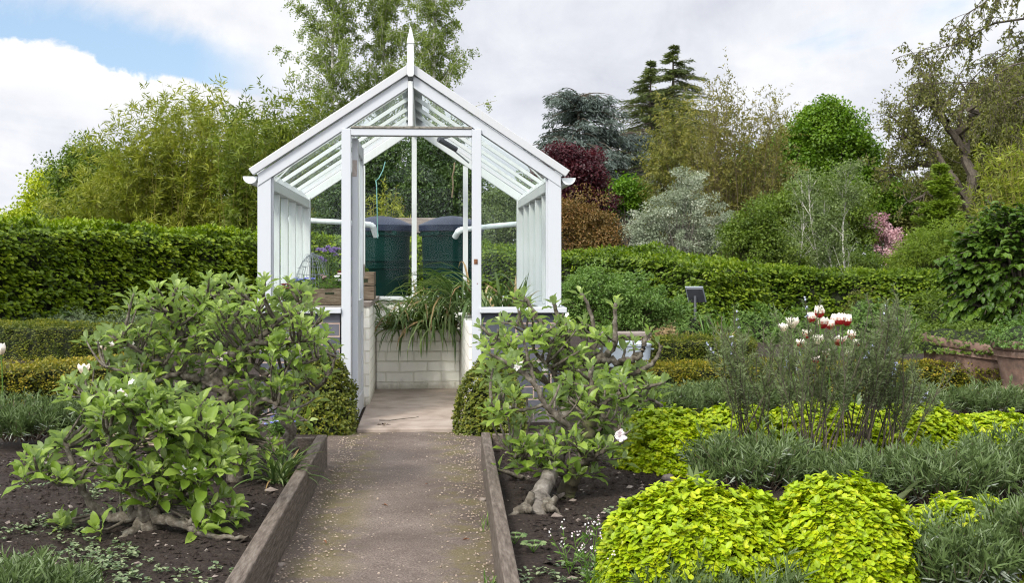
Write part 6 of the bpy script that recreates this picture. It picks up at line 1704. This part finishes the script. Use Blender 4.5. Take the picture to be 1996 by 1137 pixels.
def stone(label, px, py, r, zb):
    c = G(px, py, zb); u, v = np.meshgrid(np.linspace(0, 2 * np.pi, 11)[:-1], np.linspace(-1.4, 1.4, 6)); d = np.stack([np.cos(u) * np.cos(v), np.sin(u) * np.cos(v), np.sin(v)], -1)
    V = c + d * r * (1 + .18 * sn(d + c, 2.1, 2))[..., None] * np.array([1.2, 1, .7]); i = np.arange(5)[:, None] * 10; j = np.arange(10)[None]; j2 = (j + 1) % 10
    mb = MB(); mb.add(V, np.stack([i + j, i + j2, i + 10 + j2, i + 10 + j], -1).reshape(-1, 4)); o = mb.build('stone', M['stone'], smooth=True, loc=c); tag(o, label, 'stone')


stone('grey stone lying against the right timber edging on the path', 942, 975, .016, .01); stone('pale stone at the foot of the left timber edging', 546, 1103, .017, .01)
stone('flat pale stone beside the upright iris leaves', 1302, 932, .026, .09); stone('reddish stone in the left bed soil', 38, 917, .012, .095)
stone('brown stone near the lavender in the right bed', 1362, 958, .02, .09)

# fallen twig and dry leaf on the slab
tw = [LW(-.20, .02, .030), LW(-.13, .0, .031), LW(-.03, .07, .034), LW(.03, .10, .036), LW(.05, .16, .034)]
mb = MB(); tubes(mb, np.array(tw), np.linspace(.003, .0015, 5), 5); tag(mb.build('twig', M['bark'], loc=tw[0]), 'thin dry twig lying on the concrete slab in the doorway', 'twig')
mb = MB(); b = np.array([LW(-.165, -.19, .03)]); leaves(mb, np.repeat(b, 4, 0) + rng.normal(size=(4, 3)) * np.array([.012, .012, .002]), rdir(4) * np.array([1, 1, .2]), np.array([[0, 0, 1.0]]).repeat(4, 0), .04, .022, BIG, .2); tag(mb.build('dead_leaf', M['twig'], loc=b[0]), 'curled dead leaves on the concrete slab', 'leaf')
for k, (x, y, l) in enumerate([(630, 1055, 'brown fallen leaf on the left side of the path'), (745, 985, 'small brown leaf scrap in the mossy part of the path'), (830, 945, 'orange leaf scrap in the middle of the path'), (915, 1052, 'dead leaf near the right edging on the path')]):
    b = G(x, y, .014); mb = MB(); leaves(mb, b[None], rdir(1) * np.array([1, 1, .1]), np.array([[0, 0, 1.0]]), .032, .008, BIG, .5); tag(mb.build('dead_leaf', M['rust'], loc=b), l, 'leaf')

# woven edging of dead stems behind the left apple trees
wb = G(300, 868, .03); t = thing('woven_edging', 'low woven edging of dry brown stems behind the left apple trees', 'edging', wb)
mb = MB()
for k in range(26):
    z = .02 + (k % 13) * .012; y0 = wb[1] + rng.normal() * .02; x = np.linspace(wb[0] - .25, wb[0] + .45, 12)
    tubes(mb, np.stack([x, y0 + .015 * np.sin(x * 22 + k * math.pi), z + .004 * np.sin(x * 9 + k)], -1), np.full(12, .0045), 5)
mb.build('rods', M['wicker'], t)
for k in range(5):
    mb = MB(); x = wb[0] - .2 + k * .15; tubes(mb, [[(x, wb[1], 0), (x + .01, wb[1], .20)]], [[.008, .007]], 6, cap=True); mb.build('stake', M['twig'], t)


# white-flowered weed in the right bed foreground, small lobed weeds
def weed(label, px, py, h, n, fl):
    c = G(px, py, .09); t = thing('weed', label, 'weed', c)
    S = grow(np.repeat(c[None], n, 0), np.stack([rnd(n, -.5, .5), rnd(n, -.3, .3), np.ones(n)], -1), h * rnd(n, .6, 1.1), 7, -.1, .3)
    mb = MB(); tubes(mb, S, np.full((n, 7), .0011), 4); mb.build('stems', M['grass'], t)
    mb = MB(); stem_leaves(mb, S, 6, .03, .007, .8, .1, .1, .9, DIA); mb.build('leaves', M['herb'], t)
    if fl:
        mb = MB(); tips = S[:, -1]
        q = np.repeat(np.arange(n), 7); k = len(q); leaves(mb, tips[q] + rng.normal(size=(k, 3)) * .007, rdir(k), rdir(k), .007, .006, DIA, rnd(k)); mb.build('flowers', M['white_petal'], t)


weed('spindly weed with small white flowers in front of the right apple tree', 1150, 1165, .22, 9, True)
weed('second spindly white flowered weed beside the front oregano', 1110, 1120, .15, 6, True)


def lobed(label, px, py):
    c = G(px, py, .10); t = thing('lobed_weed', label, 'weed', c); n = 6; a = np.arange(n) / n * 6.28 + .4; mb = MB()
    for k in range(n):
        p = c + np.array([math.cos(a[k]) * .025, math.sin(a[k]) * .025, .03]); m = 5; b = a[k] + np.linspace(-1.2, 1.2, m)
        leaves(mb, np.repeat(p[None], m, 0), np.stack([np.cos(b), np.sin(b), np.full(m, .1)], -1), np.array([[0, -.2, 1.0]]).repeat(m, 0), .022, .018, OVAL, rnd(m))
    mb.build('leaves', M['strap'], t); S = np.repeat(c[None], n, 0); mb = MB(); tubes(mb, np.stack([S, S + np.stack([np.cos(a) * .025, np.sin(a) * .025, np.full(n, .03)], -1)], 1), np.full((n, 2), .0012), 4); mb.build('stalks', M['grass'], t)


lobed('small round leaved weed beside the right timber edging', 1003, 1062); lobed('second round leaved weed in the right bed', 1040, 1078)
mb = MB()
for k in range(2):
    pass
fb = P(1210, 850, 4.9); t = thing('white_blossom', 'white double blossom hanging on the right apple tree', 'flower', fb); mb = MB()
for rr in range(4):
    a = np.arange(8) / 8 * 6.28 + rr + rng.normal(size=8) * .25; f = np.array([.1, -1, .15]); ax = np.stack([np.cos(a), -.2 - .45 * rr + rng.normal(size=8) * .3, np.sin(a)], -1); leaves(mb, fb + rng.normal(size=(8, 3)) * .006, ax, f + rdir(8) * .5, (.028 - .005 * rr) * rnd(8, .7, 1.2), .018, BIG, rnd(8))
mb.build('petals', M['white_petal'], t)
mb = MB(); tubes(mb, [[fb + np.array([0, .01, .05]), fb + np.array([0, .005, .0])]], [[.0015, .0015]], 4); mb.build('stalk', M['twig'], t)
